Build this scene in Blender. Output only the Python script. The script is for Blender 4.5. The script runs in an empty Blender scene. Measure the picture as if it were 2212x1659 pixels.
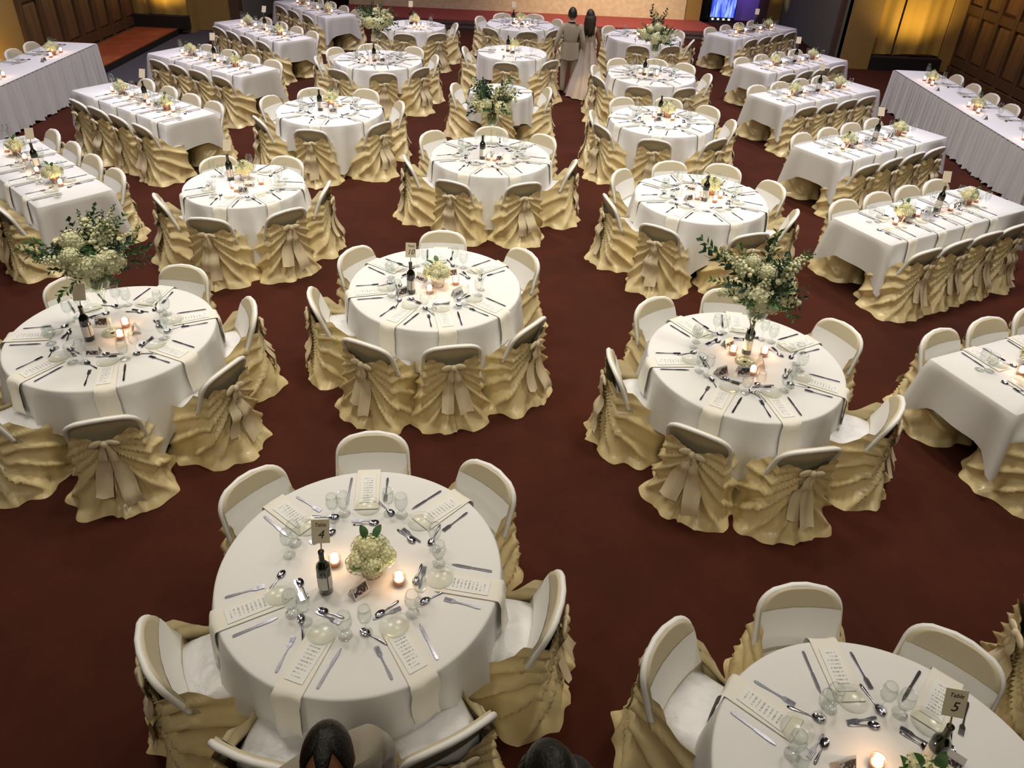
import bpy, math, random
import numpy as np
from mathutils import Vector, Matrix
random.seed(7); rng = np.random.default_rng(11)
PI = math.pi; R_ = math.radians
scene = bpy.context.scene
C = scene.collection
# ------------------------------------------------------------------ camera
cam_d = bpy.data.cameras.new('camera'); cam = bpy.data.objects.new('camera', cam_d); C.objects.link(cam)
cam_d.sensor_fit = 'HORIZONTAL'; cam_d.sensor_width = 36.0
cam_d.lens = 1647.0 / 2212.0 * 36.0
cam_d.shift_y = -120.0 / 2212.0
cam_d.clip_start = 0.05; cam_d.clip_end = 200
cam.matrix_world = (Matrix.Translation((0, 0, 4.108)) @ Matrix.Rotation(R_(90 - 32.223), 4, 'X')
                    @ Matrix.Rotation(R_(2.707), 4, 'Z'))
scene.camera = cam
# ------------------------------------------------------------------ world, lights, exposure
w = bpy.data.worlds.new('hall_air'); scene.world = w; w.use_nodes = True
w.node_tree.nodes['Background'].inputs[0].default_value = (0.9, 0.8, 0.7, 1)
w.node_tree.nodes['Background'].inputs[1].default_value = 0.01
scene.view_settings.view_transform = 'Standard'; scene.view_settings.look = 'None'
scene.view_settings.exposure = 0.0; scene.view_settings.gamma = 1.0
scene.view_settings.use_curve_mapping = False
cy_ = scene.cycles; cy_.max_bounces = 5; cy_.diffuse_bounces = 2; cy_.glossy_bounces = 2; cy_.transmission_bounces = 2; cy_.adaptive_threshold = .04; cy_.transparent_max_bounces = 16
cy_.caustics_reflective = False; cy_.caustics_refractive = False
CEIL = 8.6
def area(name, loc, size, power, col, target=None, spread=180):
    l = bpy.data.lights.new(name, 'AREA'); l.shape = 'DISK'; l.size = size; l.energy = power; l.color = col
    l.spread = R_(spread)
    o = bpy.data.objects.new(name, l); C.objects.link(o); o.location = loc
    if target is not None:
        o.rotation_euler = (Vector(target) - Vector(loc)).to_track_quat('-Z', 'Y').to_euler()
    return o
def spot(name, loc, target, power, col, ang=60, blend=.6, rad=.15):
    l = bpy.data.lights.new(name, 'SPOT'); l.energy = power; l.color = col; l.spot_size = R_(ang); l.spot_blend = blend
    l.shadow_soft_size = rad
    o = bpy.data.objects.new(name, l); C.objects.link(o); o.location = loc
    o.rotation_euler = (Vector(target) - Vector(loc)).to_track_quat('-Z', 'Y').to_euler()
    return o
WARM = (1.0, .93, .82); COOL = (.87, .85, 1.0); LAV = (.86, .77, 1.0)
for i, (x, y, p, c) in enumerate([
        (-3.2, 5.0, 300, WARM), (3.2, 5.0, 305, WARM), (-3.2, 9.0, 330, WARM), (3.4, 9.0, 330, WARM),
        (0.0, 6.8, 260, WARM), (0.0, 12.5, 290, WARM), (-3.0, 15.0, 300, (1, .95, .92)), (3.0, 15.0, 300, (1, .95, .92)),
        (-6.4, 10.6, 480, COOL), (6.2, 10.2, 480, COOL), (-6.0, 15.2, 330, LAV), (6.0, 15.4, 330, LAV),
        (-2.0, 19.3, 250, LAV), (2.4, 19.3, 250, LAV)]):
    area('ceiling_lamp', (x, y, CEIL - .3), 1.3, p * .27, c, spread=104)
for bx_ in (-4.5, 0.0, 4.5):  # added fill that brightens the camera-facing chair backs
    area('balcony_fill', (bx_, -2.2, 7.2), 1.0, 34, (1.0, .90, .74), (bx_ * .9, 8.0, .3), 120)
spot('uplight', (8.9, 18.0, .35), (8.9, 18.9, 3.0), 170, (1.0, .70, .22), 120, 1)
spot('uplight', (-8.5, 18.3, .45), (-8.5, 19.3, 3.0), 190, (1.0, .70, .22), 120, 1)
spot('uplight', (-8.95, 13.6, .2), (-9.35, 14.9, 2.0), 90, (1.0, .68, .22), 110, 1)
spot('wall_sconce_light', (9.45, 16.7, 2.7), (10.1, 16.9, 1.7), 42, (1.0, .50, .16), 105, 1)
spot('stage_wash', (2.4, 19.6, 5.5), (2.3, 22.6, .3), 1900, (1.0, .82, .62), 70, 1.0)
spot('stage_blue', (6.25, 23.6, 1.6), (6.3, 24.4, .6), 60, (.36, .22, 1.0), 75, .9)
spot('uplight', (7.2, 23.5, .25), (7.25, 24.1, 1.6), 30, (1.0, .70, .22), 70, 1)

# ------------------------------------------------------------------ materials
def mat(name, col, rough=.6, metal=0, spec=.5, sheen=0, emit=None, estr=0, bump=None, vary=None, trans=0, coat=0):
    m = bpy.data.materials.new(name); m.use_nodes = True
    nt = m.node_tree; b = nt.nodes['Principled BSDF']
    b.inputs['Base Color'].default_value = (*col, 1); b.inputs['Roughness'].default_value = rough
    b.inputs['Metallic'].default_value = metal; b.inputs['Specular IOR Level'].default_value = spec
    b.inputs['Sheen Weight'].default_value = sheen; b.inputs['Coat Weight'].default_value = coat
    b.inputs['Transmission Weight'].default_value = trans
    if emit: b.inputs['Emission Color'].default_value = (*emit, 1); b.inputs['Emission Strength'].default_value = estr
    tc = None
    if bump or vary:
        tc = nt.nodes.new('ShaderNodeTexCoord')
    if bump:
        sc, st = bump[:2]; n = nt.nodes.new('ShaderNodeTexNoise'); n.inputs['Scale'].default_value = sc; n.inputs['Detail'].default_value = 3
        bp = nt.nodes.new('ShaderNodeBump'); bp.inputs['Strength'].default_value = st; bp.inputs['Distance'].default_value = .01
        nt.links.new(tc.outputs['Object'], n.inputs['Vector']); nt.links.new(n.outputs['Fac'], bp.inputs['Height']); nt.links.new(bp.outputs['Normal'], b.inputs['Normal'])
    if vary:
        sc, c2, lo, hi = vary[:4]; n = nt.nodes.new('ShaderNodeTexNoise'); n.inputs['Scale'].default_value = sc; n.inputs['Detail'].default_value = 5
        r = nt.nodes.new('ShaderNodeValToRGB'); r.color_ramp.elements[0].position = lo; r.color_ramp.elements[1].position = hi
        r.color_ramp.elements[0].color = (*col, 1); r.color_ramp.elements[1].color = (*c2, 1)
        if len(vary) > 4:
            mp = nt.nodes.new('ShaderNodeMapping'); mp.inputs['Scale'].default_value = vary[4]
            nt.links.new(tc.outputs['Object'], mp.inputs['Vector']); nt.links.new(mp.outputs[0], n.inputs['Vector'])
        else: nt.links.new(tc.outputs['Object'], n.inputs['Vector'])
        nt.links.new(n.outputs['Fac'], r.inputs['Fac']); nt.links.new(r.outputs['Color'], b.inputs['Base Color'])
    return m
def glass_mat(name, col, edge=.5, rough=.03, tint=None, base=.045):
    m = bpy.data.materials.new(name); m.use_nodes = True; nt = m.node_tree
    nt.nodes.remove(nt.nodes['Principled BSDF']); out = nt.nodes['Material Output']
    t = nt.nodes.new('ShaderNodeBsdfTransparent'); t.inputs[0].default_value = (*(tint or (.96, .97, .96)), 1)
    g = nt.nodes.new('ShaderNodeBsdfGlossy'); g.inputs['Color'].default_value = (*col, 1); g.inputs['Roughness'].default_value = rough
    f = nt.nodes.new('ShaderNodeLayerWeight'); f.inputs['Blend'].default_value = .5
    p = nt.nodes.new('ShaderNodeMath'); p.operation = 'POWER'; p.inputs[1].default_value = 3.0; nt.links.new(f.outputs['Facing'], p.inputs[0])
    a = nt.nodes.new('ShaderNodeMath'); a.operation = 'MULTIPLY_ADD'; a.inputs[1].default_value = edge; a.inputs[2].default_value = base; nt.links.new(p.outputs[0], a.inputs[0])
    mx = nt.nodes.new('ShaderNodeMixShader'); nt.links.new(a.outputs[0], mx.inputs[0])
    nt.links.new(t.outputs[0], mx.inputs[1]); nt.links.new(g.outputs[0], mx.inputs[2]); nt.links.new(mx.outputs[0], out.inputs[0])
    return m
def print_mat(name, base, ink, rows=22., cols=60., frac=.5, margin=.5):
    """paper with lines of small illegible print, laid out in the object's own x / y"""
    m = mat(name, base, .8); nt = m.node_tree; b = nt.nodes['Principled BSDF']
    tc = nt.nodes.new('ShaderNodeTexCoord'); sp = nt.nodes.new('ShaderNodeSeparateXYZ'); nt.links.new(tc.outputs['Generated'], sp.inputs[0])
    def M(op, a, c=None):
        n = nt.nodes.new('ShaderNodeMath'); n.operation = op
        for i, v in enumerate((a, c)):
            if v is None: continue
            if isinstance(v, (int, float)): n.inputs[i].default_value = v
            else: nt.links.new(v, n.inputs[i])
        return n.outputs[0]
    row = M('LESS_THAN', M('FRACT', M('MULTIPLY', sp.outputs[1], rows)), frac)
    nz = nt.nodes.new('ShaderNodeTexNoise'); nz.inputs['Scale'].default_value = 1.0; nz.inputs['Detail'].default_value = 1
    mp = nt.nodes.new('ShaderNodeCombineXYZ'); nt.links.new(M('MULTIPLY', sp.outputs[0], cols), mp.inputs[0]); nt.links.new(M('MULTIPLY', M('FLOOR', M('MULTIPLY', sp.outputs[1], rows)), 7.3), mp.inputs[1])
    nt.links.new(mp.outputs[0], nz.inputs['Vector'])
    ch = M('GREATER_THAN', nz.outputs['Fac'], .5)
    inside = M('LESS_THAN', M('ABSOLUTE', M('SUBTRACT', sp.outputs[0], .5)), margin * .5)
    inside2 = M('LESS_THAN', M('ABSOLUTE', M('SUBTRACT', sp.outputs[1], .5)), .40)
    fac = M('MULTIPLY', M('MULTIPLY', row, ch), M('MULTIPLY', inside, inside2))
    mx = nt.nodes.new('ShaderNodeMix'); mx.data_type = 'RGBA'; mx.inputs[6].default_value = (*base, 1); mx.inputs[7].default_value = (*ink, 1)
    nt.links.new(fac, mx.inputs[0]); nt.links.new(mx.outputs[2], b.inputs['Base Color'])
    return m
M_ = dict(
    carpet=mat('carpet', (.046, .0140, .0085), 1, spec=.1, vary=(.55, (.074, .019, .0100), .38, .66)),
    stage_red=mat('stage_red_carpet', (.30, .070, .055), .95, spec=.1, bump=(200, .4)),
    platform=mat('platform_carpet', (.26, .060, .020), .95, spec=.1, vary=(3, (.34, .10, .035), .45, .7)),
    step=mat('dark_step', (.05, .028, .022), .7),
    grey_floor=mat('grey_strip', (.055, .052, .060), .8, bump=(90, .4)),
    tan=mat('stage_front_wood', (.72, .56, .33), .6, vary=(9, (.80, .66, .43), .4, .65)),
    wood=mat('dark_oak', (.075, .042, .020), .45, vary=(1.3, (.14, .075, .034), .35, .7, (9, 9, .8))),
    wood_panel=mat('oak_panel', (.115, .064, .027), .42, vary=(1.1, (.20, .108, .044), .3, .7, (8, 8, .7))),
    dark=mat('charcoal_drape', (.20, .20, .155), .85),
    plinth=mat('dark_plinth', (.018, .014, .012), .6),
    gold=mat('gold_curtain_fabric', (.47, .29, .055), .7, sheen=.2, bump=(120, .3)),
    gold_wall=mat('gold_plaster', (.38, .235, .065), .7, bump=(60, .3)),
    plaster=mat('plaster', (.30, .22, .12), .8), ceil=mat('ceiling_plaster', (.22, .17, .11), .9),
    purple=mat('purple_lit_wall', (.30, .22, .42), .7), brown=mat('brown_wall', (.11, .06, .035), .6),  # purple: coloured light mixed into the wall's base colour
    glow_panel=mat('blue_glow_panel', (.01, .02, .1), .4, emit=(.08, .15, 1.0), estr=1.1),  # glow and streaks stand in for blue light falling on a panel
    led=mat('white_led', (1, 1, 1), .4, emit=(.8, .85, 1), estr=6),
    satin=mat('gold_cream_satin', (.85, .695, .375), .26, spec=.75),
    cover=mat('cream_cover', (.62, .545, .375), .5),
    panel=mat('white_satin_band', (.90, .885, .835), .45),
    seat=mat('silver_white_seat', (.74, .73, .72), .38, spec=.6, bump=(26, .5)),
    tail=mat('sash_tail', (.78, .66, .44), .45),
    cloth=mat('white_tablecloth', (.80, .785, .755), .85, spec=.2),
    skirt=mat('pleated_table_skirt', (.74, .725, .71), .6),
    napkin=mat('cream_napkin', (.84, .80, .70), .8, spec=.2),
    menu=print_mat('menu_print', (.84, .83, .79), (.42, .40, .37), 11, 22, .40, .62),
    card=mat('number_card', (.73, .64, .46), .8), ink=mat('black_ink', (.02, .018, .015), .7), stick=mat('card_stick', (.35, .25, .12), .5),
    tent=mat('tent_card_paper', (.80, .77, .73), .8), tentpic=mat('tent_card_picture', (.055, .038, .04), .6, vary=(55, (.62, .55, .55), .56, .62)),
    steel=mat('cutlery_steel', (.56, .56, .66), .16, metal=1),
    silver=mat('silver_bowl', (.62, .57, .53), .13, metal=1, bump=(30, .5)), copper=mat('copper_bowl', (.45, .24, .16), .2, metal=1, bump=(30, .5)),
    bottle=mat('dark_green_glass', (.006, .010, .006), .08, spec=.7, coat=.5), label=print_mat('bottle_label_print', (.74, .70, .64), (.12, .10, .10), 9, 20, .5, .8),
    foil=mat('bottle_foil', (.045, .03, .02), .35, metal=.4), corkend=mat('gold_foil', (.45, .33, .10), .4, metal=.6),
    glass=glass_mat('clear_glass', (.85, .9, .9), .6, .05, (.955, .965, .96), .03), plate=glass_mat('glass_plate', (.9, .95, .88), .55, .2, (.965, .97, .955), .012),
    votive=glass_mat('votive_glass', (1, .8, .7), .5, tint=(1, .84, .76)), vase=glass_mat('vase_glass', (.85, .9, .8), .7, .06, (.90, .93, .86)),
    flame=mat('flame', (1, .9, .7), .5, emit=(1, .80, .52), estr=30), wax=mat('candle_wax', (.95, .88, .80), .6),
    petal=mat('cream_petal', (.76, .72, .37), .8, spec=.2, vary=(30, (.84, .82, .56), .4, .65)), petalw=mat('white_petal', (.74, .72, .50), .8, spec=.2, vary=(30, (.58, .60, .30), .45, .65)),
    leaf=mat('leaf_green', (.045, .115, .03), .5, vary=(9, (.10, .20, .05), .45, .7)), leafd=mat('leaf_dark', (.016, .045, .016), .5),
    stem=mat('stem_green', (.07, .12, .03), .6), water=mat('stems_in_water', (.10, .12, .03), .4),
    tableleg=mat('grey_metal_leg', (.06, .06, .06), .4, metal=.6), ply=mat('plywood_top', (.25, .16, .08), .7),
    suit=mat('beige_suit', (.36, .31, .235), .85, sheen=.3, bump=(150, .2)), skin=mat('tanned_skin', (.26, .105, .05), .5), hair=mat('black_hair', (.008, .006, .005), .45, bump=(90, .5)),
    hairb=mat('brown_hair', (.025, .016, .009), .5, bump=(60, .6)), gown=mat('champagne_gown', (.52, .40, .28), .4), gown2=mat('blush_train', (.50, .42, .38), .5),
    shoe=mat('black_shoe', (.01, .01, .01), .3), shirt=mat('white_shirt', (.75, .72, .68), .7), eyew=mat('eye_white', (.7, .65, .6), .3), lip=mat('lip', (.25, .09, .06), .5),
    dress=mat('dark_dress', (.02, .015, .018), .6))
nt_ = M_['glow_panel'].node_tree; tc_ = nt_.nodes.new('ShaderNodeTexCoord'); mp_ = nt_.nodes.new('ShaderNodeMapping'); mp_.inputs['Scale'].default_value = (7, 1, .9)
nz_ = nt_.nodes.new('ShaderNodeTexNoise'); nz_.inputs['Scale'].default_value = 2; rp_ = nt_.nodes.new('ShaderNodeValToRGB')
rp_.color_ramp.elements[0].position = .40; rp_.color_ramp.elements[1].position = .68; rp_.color_ramp.elements[0].color = (.03, .07, .75, 1); rp_.color_ramp.elements[1].color = (.45, .62, 1.0, 1)
nt_.links.new(tc_.outputs['Object'], mp_.inputs[0]); nt_.links.new(mp_.outputs[0], nz_.inputs['Vector']); nt_.links.new(nz_.outputs['Fac'], rp_.inputs[0]); nt_.links.new(rp_.outputs[0], nt_.nodes['Principled BSDF'].inputs['Emission Color'])
for n_ in M_['carpet'].node_tree.nodes:
    if n_.type == 'TEX_NOISE': n_.inputs['Detail'].default_value = 11; n_.inputs['Roughness'].default_value = .78
# ------------------------------------------------------------------ mesh helpers
def me(name, v, f, m=None, smooth=True, mi=None):
    d = bpy.data.meshes.new(name); d.from_pydata([tuple(map(float, p)) for p in v], [], [tuple(map(int, q)) for q in f])
    for k in (m if isinstance(m, (list, tuple)) else [m]):
        if k: d.materials.append(M_[k])
    if smooth: d.polygons.foreach_set('use_smooth', [True] * len(d.polygons))
    if mi is not None: d.polygons.foreach_set('material_index', list(mi))
    d.update(); return d
class MB:
    def __init__(s): s.v = []; s.f = []; s.mi = []
    def add(s, v, f, k=0):
        n = len(s.v); s.v += [tuple(p) for p in v]; s.f += [tuple(i + n for i in q) for q in f]; s.mi += [k] * len(f)
    def box(s, a, b, k=0):
        (x0, y0, z0), (x1, y1, z1) = a, b
        s.add([(x0, y0, z0), (x1, y0, z0), (x1, y1, z0), (x0, y1, z0), (x0, y0, z1), (x1, y0, z1), (x1, y1, z1), (x0, y1, z1)],
              [(0, 3, 2, 1), (4, 5, 6, 7), (0, 1, 5, 4), (1, 2, 6, 5), (2, 3, 7, 6), (3, 0, 4, 7)], k)
    def lathe(s, prof, n=20, k=0, c=(0, 0, 0)):
        v = []; f = []
        for r, z in prof:
            for i in range(n): a = 2 * PI * i / n; v.append((c[0] + r * math.cos(a), c[1] + r * math.sin(a), c[2] + z))
        for j in range(len(prof) - 1):
            for i in range(n): f.append((j * n + i, j * n + (i + 1) % n, (j + 1) * n + (i + 1) % n, (j + 1) * n + i))
        s.add(v, f, k)
    def ell(s, c, r, n=12, m=8, k=0, rot=None):
        v = []; f = []
        for j in range(m + 1):
            t = PI * j / m
            for i in range(n):
                a = 2 * PI * i / n; p = Vector((r[0] * math.sin(t) * math.cos(a), r[1] * math.sin(t) * math.sin(a), r[2] * math.cos(t)))
                if rot: p = rot @ p
                v.append((p.x + c[0], p.y + c[1], p.z + c[2]))
        for j in range(m):
            for i in range(n): f.append((j * n + i, (j + 1) * n + i, (j + 1) * n + (i + 1) % n, j * n + (i + 1) % n))
        s.add(v, f, k)
    def tube(s, pts, rad, n=8, k=0):
        v = []; f = []
        for q, p in enumerate(pts):
            d = Vector(pts[min(q + 1, len(pts) - 1)]) - Vector(pts[max(q - 1, 0)])
            qt = d.to_track_quat('Z', 'Y'); r = rad[q] if isinstance(rad, (list, tuple)) else rad
            for i in range(n):
                a = 2 * PI * i / n; o = qt @ Vector((r * math.cos(a), r * math.sin(a), 0)); v.append(tuple(Vector(p) + o))
        for j in range(len(pts) - 1):
            for i in range(n): f.append((j * n + i, j * n + (i + 1) % n, (j + 1) * n + (i + 1) % n, (j + 1) * n + i))
        f.append(tuple(range(n - 1, -1, -1))); f.append(tuple((len(pts) - 1) * n + i for i in range(n)))
        s.add(v, f, k)
    def mesh(s, name, m, smooth=True): return me(name, s.v, s.f, m, smooth, s.mi if isinstance(m, (list, tuple)) else None)
def gridfaces(nu, nv, closed=False):
    f = []
    for j in range(nv - 1):
        for i in range(nu if closed else nu - 1):
            f.append((j * nu + i, j * nu + (i + 1) % nu, (j + 1) * nu + (i + 1) % nu, (j + 1) * nu + i))
    return f
def ob(name, data, parent=None, loc=(0, 0, 0), rz=0, rot=None, scale=None):
    o = bpy.data.objects.new(name, data); C.objects.link(o); o.location = loc
    o.rotation_euler = rot if rot else (0, 0, rz)
    if scale: o.scale = (scale,) * 3 if isinstance(scale, (int, float)) else scale
    if parent: o.parent = parent
    return o
def tag(o, label, cat, group=None):
    o['label'] = label; o['category'] = cat
    if group: o['group'] = group
    return o
def thing(name, label, cat, loc=(0, 0, 0), rz=0, group=None):
    return tag(ob(name, None, None, loc, rz), label, cat, group)
def struct(name, mb, m, smooth=False, loc=(0, 0, 0)):
    o = ob(name, mb.mesh(name, m, smooth), None, loc); o['kind'] = 'structure'; return o
def part(name, mb, m, parent, smooth=True, loc=(0, 0, 0), rz=0): return ob(name, mb.mesh(name, m, smooth), parent, loc, rz)
def boxmesh(name, a, b, m):
    q = MB(); q.box(a, b); return q.mesh(name, m, False)
def smooth01(t): t = max(0., min(1., t)); return t * t * (3 - 2 * t)

# ================================================================== THE HALL
q = MB(); q.box((-11.5, -4, -.2), (11.5, 27, 0)); struct('floor', q, 'carpet')
q = MB(); q.box((-11.5, -4, CEIL), (11.5, 27, CEIL + .2)); struct('ceiling', q, 'ceil')
q = MB(); q.box((-11.5, -4.2, 0), (11.5, -4, CEIL)); struct('wall_back', q, 'plaster')
q = MB(); q.box((-11.5, 26, 0), (11.5, 26.2, CEIL)); struct('wall_far', q, 'brown')
# low red-carpeted dais with two dark steps, tan stage front behind it
q = MB(); q.box((-5.3, 21.1, 0), (5.0, 23.6, .05)); q.box((-5.2, 21.42, .05), (4.95, 23.6, .10)); struct('trim_1', q, 'step')
q = MB()
q.add([(-5.1, 21.75, .10), (4.75, 21.75, .10), (5.2, 22.4, .10), (4.9, 23.4, .10), (-5.1, 23.4, .10),
       (-5.1, 21.75, .13), (4.75, 21.75, .13), (5.2, 22.4, .13), (4.9, 23.4, .13), (-5.1, 23.4, .13)],
      [(5, 6, 7, 8, 9), (0, 1, 6, 5), (1, 2, 7, 6), (2, 3, 8, 7), (3, 4, 9, 8), (4, 0, 5, 9)])
struct('trim_2', q, 'stage_red')
q = MB(); q.box((-5.1, 23.3, 0), (4.5, 26, 1.15)); struct('trim_3', q, 'tan')
q = MB(); q.box((4.5, 23.35, 0), (4.95, 26, 1.15)); struct('trim_4', q, 'gold_wall')
q = MB(); q.box((5.0, 24.25, 0), (5.35, 26, 3.5)); struct('trim_5', q, 'plinth')
# right flank: wall tinted with the purple light on it, brown jamb, gold strip, charcoal side wall, gold wall facing us, oak side wall
q = MB(); q.box((5.35, 24.4, 0), (6.85, 24.6, CEIL)); struct('wall_right_1', q, 'purple')
q = MB(); q.box((6.85, 24.2, 0), (7.08, 24.6, CEIL)); struct('trim_6', q, 'brown')
q = MB(); q.box((7.08, 24.1, 0), (7.45, 24.6, CEIL)); struct('trim_7', q, 'gold_wall')
q = MB(); q.box((7.45, 18.9, 0), (7.7, 24.6, CEIL)); struct('wall_right_2', q, 'dark')
q = MB(); q.box((7.36, 19.25, 0), (7.45, 19.42, CEIL)); struct('trim_8', q, 'brown')
q = MB(); q.box((7.45, 18.76, 0), (8.11, 19.1, CEIL)); struct('trim_9', q, 'gold_wall')
q = MB(); q.box((8.11, 19.05, 0), (9.76, 19.3, CEIL)); q.box((9.76, 18.85, 0), (10.1, 19.3, CEIL)); struct('wall_right_3', q, 'gold_wall')
q = MB(); q.box((8.11, 18.70, 0), (9.76, 19.05, .30)); struct('trim_10', q, 'plinth')
# left flank
q = MB(); q.box((-9.6, 19.2, 0), (-8.0, 19.9, CEIL)); struct('wall_left_3', q, 'gold_wall')
q = MB(); q.box((-8.0, 19.62, 0), (-7.25, 19.9, CEIL)); struct('trim_11', q, 'gold_wall')
q = MB(); q.box((-7.25, 19.7, 0), (-7.02, 20.0, CEIL)); struct('trim_12', q, 'brown')
q = MB(); q.box((-7.25, 20.0, 0), (-7.0, 26, CEIL)); struct('wall_left_2', q, 'dark')
q = MB(); q.box((-9.35, 18.95, .14), (-8.05, 19.2, .42)); struct('trim_13', q, 'plinth')
q = MB(); q.box((-9.35, 15.25, 0), (-8.28, 19.25, .13)); struct('trim_14', q, 'plinth')
q = MB(); q.box((-9.35, 15.25, .13), (-8.28, 19.2, .15)); struct('trim_15', q, 'platform')
q = MB(); q.box((-8.26, 14.7, 0), (-7.35, 19.5, .012)); struct('trim_16', q, 'grey_floor')  # dark grey strip on the floor beside the platform
q = MB(); q.box((-6.2, 21.9, 0), (-5.4, 22.6, .9)); q.box((-6.25, 21.85, .9), (-5.35, 22.65, .95))
tag(ob('wooden_podium', q.mesh('wooden_podium', 'brown', False)), 'brown wooden box beside the left end of the stage', 'podium')
# oak-panelled side walls: body, stiles, rails and raised panels as pieces
def oak_wall(name, x, y0, y1, side, ncol):
    q = MB(); q.box((min(x, x + side * .3), y0, 0), (max(x, x + side * .3), y1, CEIL)); wl = struct(name, q, 'wood')
    pitch = (y1 - y0) / ncol; s = -side
    st = boxmesh('stile', (0, -.07, 0), (.06, .07, CEIL - .02), 'wood'); rl = boxmesh('rail', (0, -.5, -.09), (.05, .5, .09), 'wood')
    pn = MB(); a, b, t = pitch / 2 - .085, .47, .035
    pn.add([(.0, -a, -b), (.0, a, -b), (.0, a, b), (.0, -a, b), (t, -a + .07, -b + .07), (t, a - .07, -b + .07), (t, a - .07, b - .07), (t, -a + .07, b - .07)],
           [(4, 5, 6, 7), (0, 1, 5, 4), (1, 2, 6, 5), (2, 3, 7, 6), (3, 0, 4, 7)])
    pm = pn.mesh('wood_panel', 'wood_panel', False); bs = boxmesh('baseboard', (0, y0, 0), (.09, y1, .16), 'wood')
    fl = (1 if s > 0 else -1, 1, 1)
    ob('baseboard', bs, wl, (x, 0, 0), scale=fl)
    for i in range(ncol + 1): ob('stile', st, wl, (x, y0 + i * pitch, 0), scale=fl)
    for i in range(ncol):
        yc = y0 + (i + .5) * pitch
        for z, k in ((.84, 1.03), (2.05, 1.15), (3.9, 2.2), (6.4, 2.4)): ob('wood_panel', pm, wl, (x, yc, z), scale=(fl[0], 1, k))
        for z in (.28, 1.42, 2.75, 5.1, 7.7): ob('rail', rl, wl, (x, yc, z), scale=(fl[0], pitch - .14, 1))
    return wl
oak_wall('wall_right', 10.1, 12.0, 18.9, 1, 10)
oak_wall('wall_right_4', 10.1, -4, 12.0, 1, 12)
oak_wall('wall_left', -9.35, 14.75, 19.2, -1, 7)
q = MB(); q.box((-9.65, 13.6, 0), (-9.35, 14.75, CEIL)); struct('wall_left_4', q, 'gold_wall')
oak_wall('wall_left_5', -9.6, -4, 13.6, -1, 13)
# gold curtains with folds
def curtain(x0, x1, y, z0, z1, label, seed, amp=.05):
    r = random.Random(seed); n = 130; v = []; ph = [r.uniform(0, 6) for _ in range(4)]
    for z in np.linspace(z1, z0, 14):
        for i in range(n):
            t = i / (n - 1); x = x0 + (x1 - x0) * t; k = t * (x1 - x0)
            fold = math.sin(k * 9 + ph[0] + .5 * math.sin(k * 3 + ph[1])) * .7 + math.sin(k * 21 + ph[2]) * .3
            v.append((x, y + amp * fold + .02 * math.sin(k * 2 + ph[3]), z + (.03 * math.sin(k * 3.3 + ph[1]) if z == z0 else 0)))
    d = me('gold_curtain', v, gridfaces(n, 14), 'gold'); return tag(ob('gold_curtain', d), label, 'curtain', 'gold curtains on the flank walls')
curtain(8.15, 8.62, 18.93, .33, 6.5, 'narrow gold curtain beside the right gold pillar', 1)
curtain(8.66, 9.74, 18.92, .33, 6.5, 'wide gold curtain left of the right oak wall', 2)
curtain(-9.33, -8.95, 19.08, .36, 6.5, 'narrow gold curtain beside the left oak wall', 3)
curtain(-8.92, -8.04, 19.08, .40, 6.5, 'wide gold curtain beside the left gold pillar', 4)
# panel glowing in place of blue light on it, with row of small white lamps
t = thing('blue_glow_panel', 'blue-lit panel right of the stage, its light put in as glow', 'glow_panel', (5.75, 24.1, 0))
q = MB(); q.box((-.38, -.02, .08), (.38, .12, 2.6)); part('frame', q, 'plinth', t, False)
q = MB(); q.box((-.35, -.04, .12), (.35, -.02, 2.55)); part('glow_panel', q, 'glow_panel', t, False)
lm = MB(); lm.ell((0, 0, 0), (.035, .02, .02), 8, 6); lmm = lm.mesh('lamp', 'led')
for i in range(4): ob('lamp', lmm, t, (-.27 + .16 * i, -.06, .07))
q = MB(); q.box((-.4, -.15, 0), (.4, .15, .05)); part('base', q, 'plinth', t, False)

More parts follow.
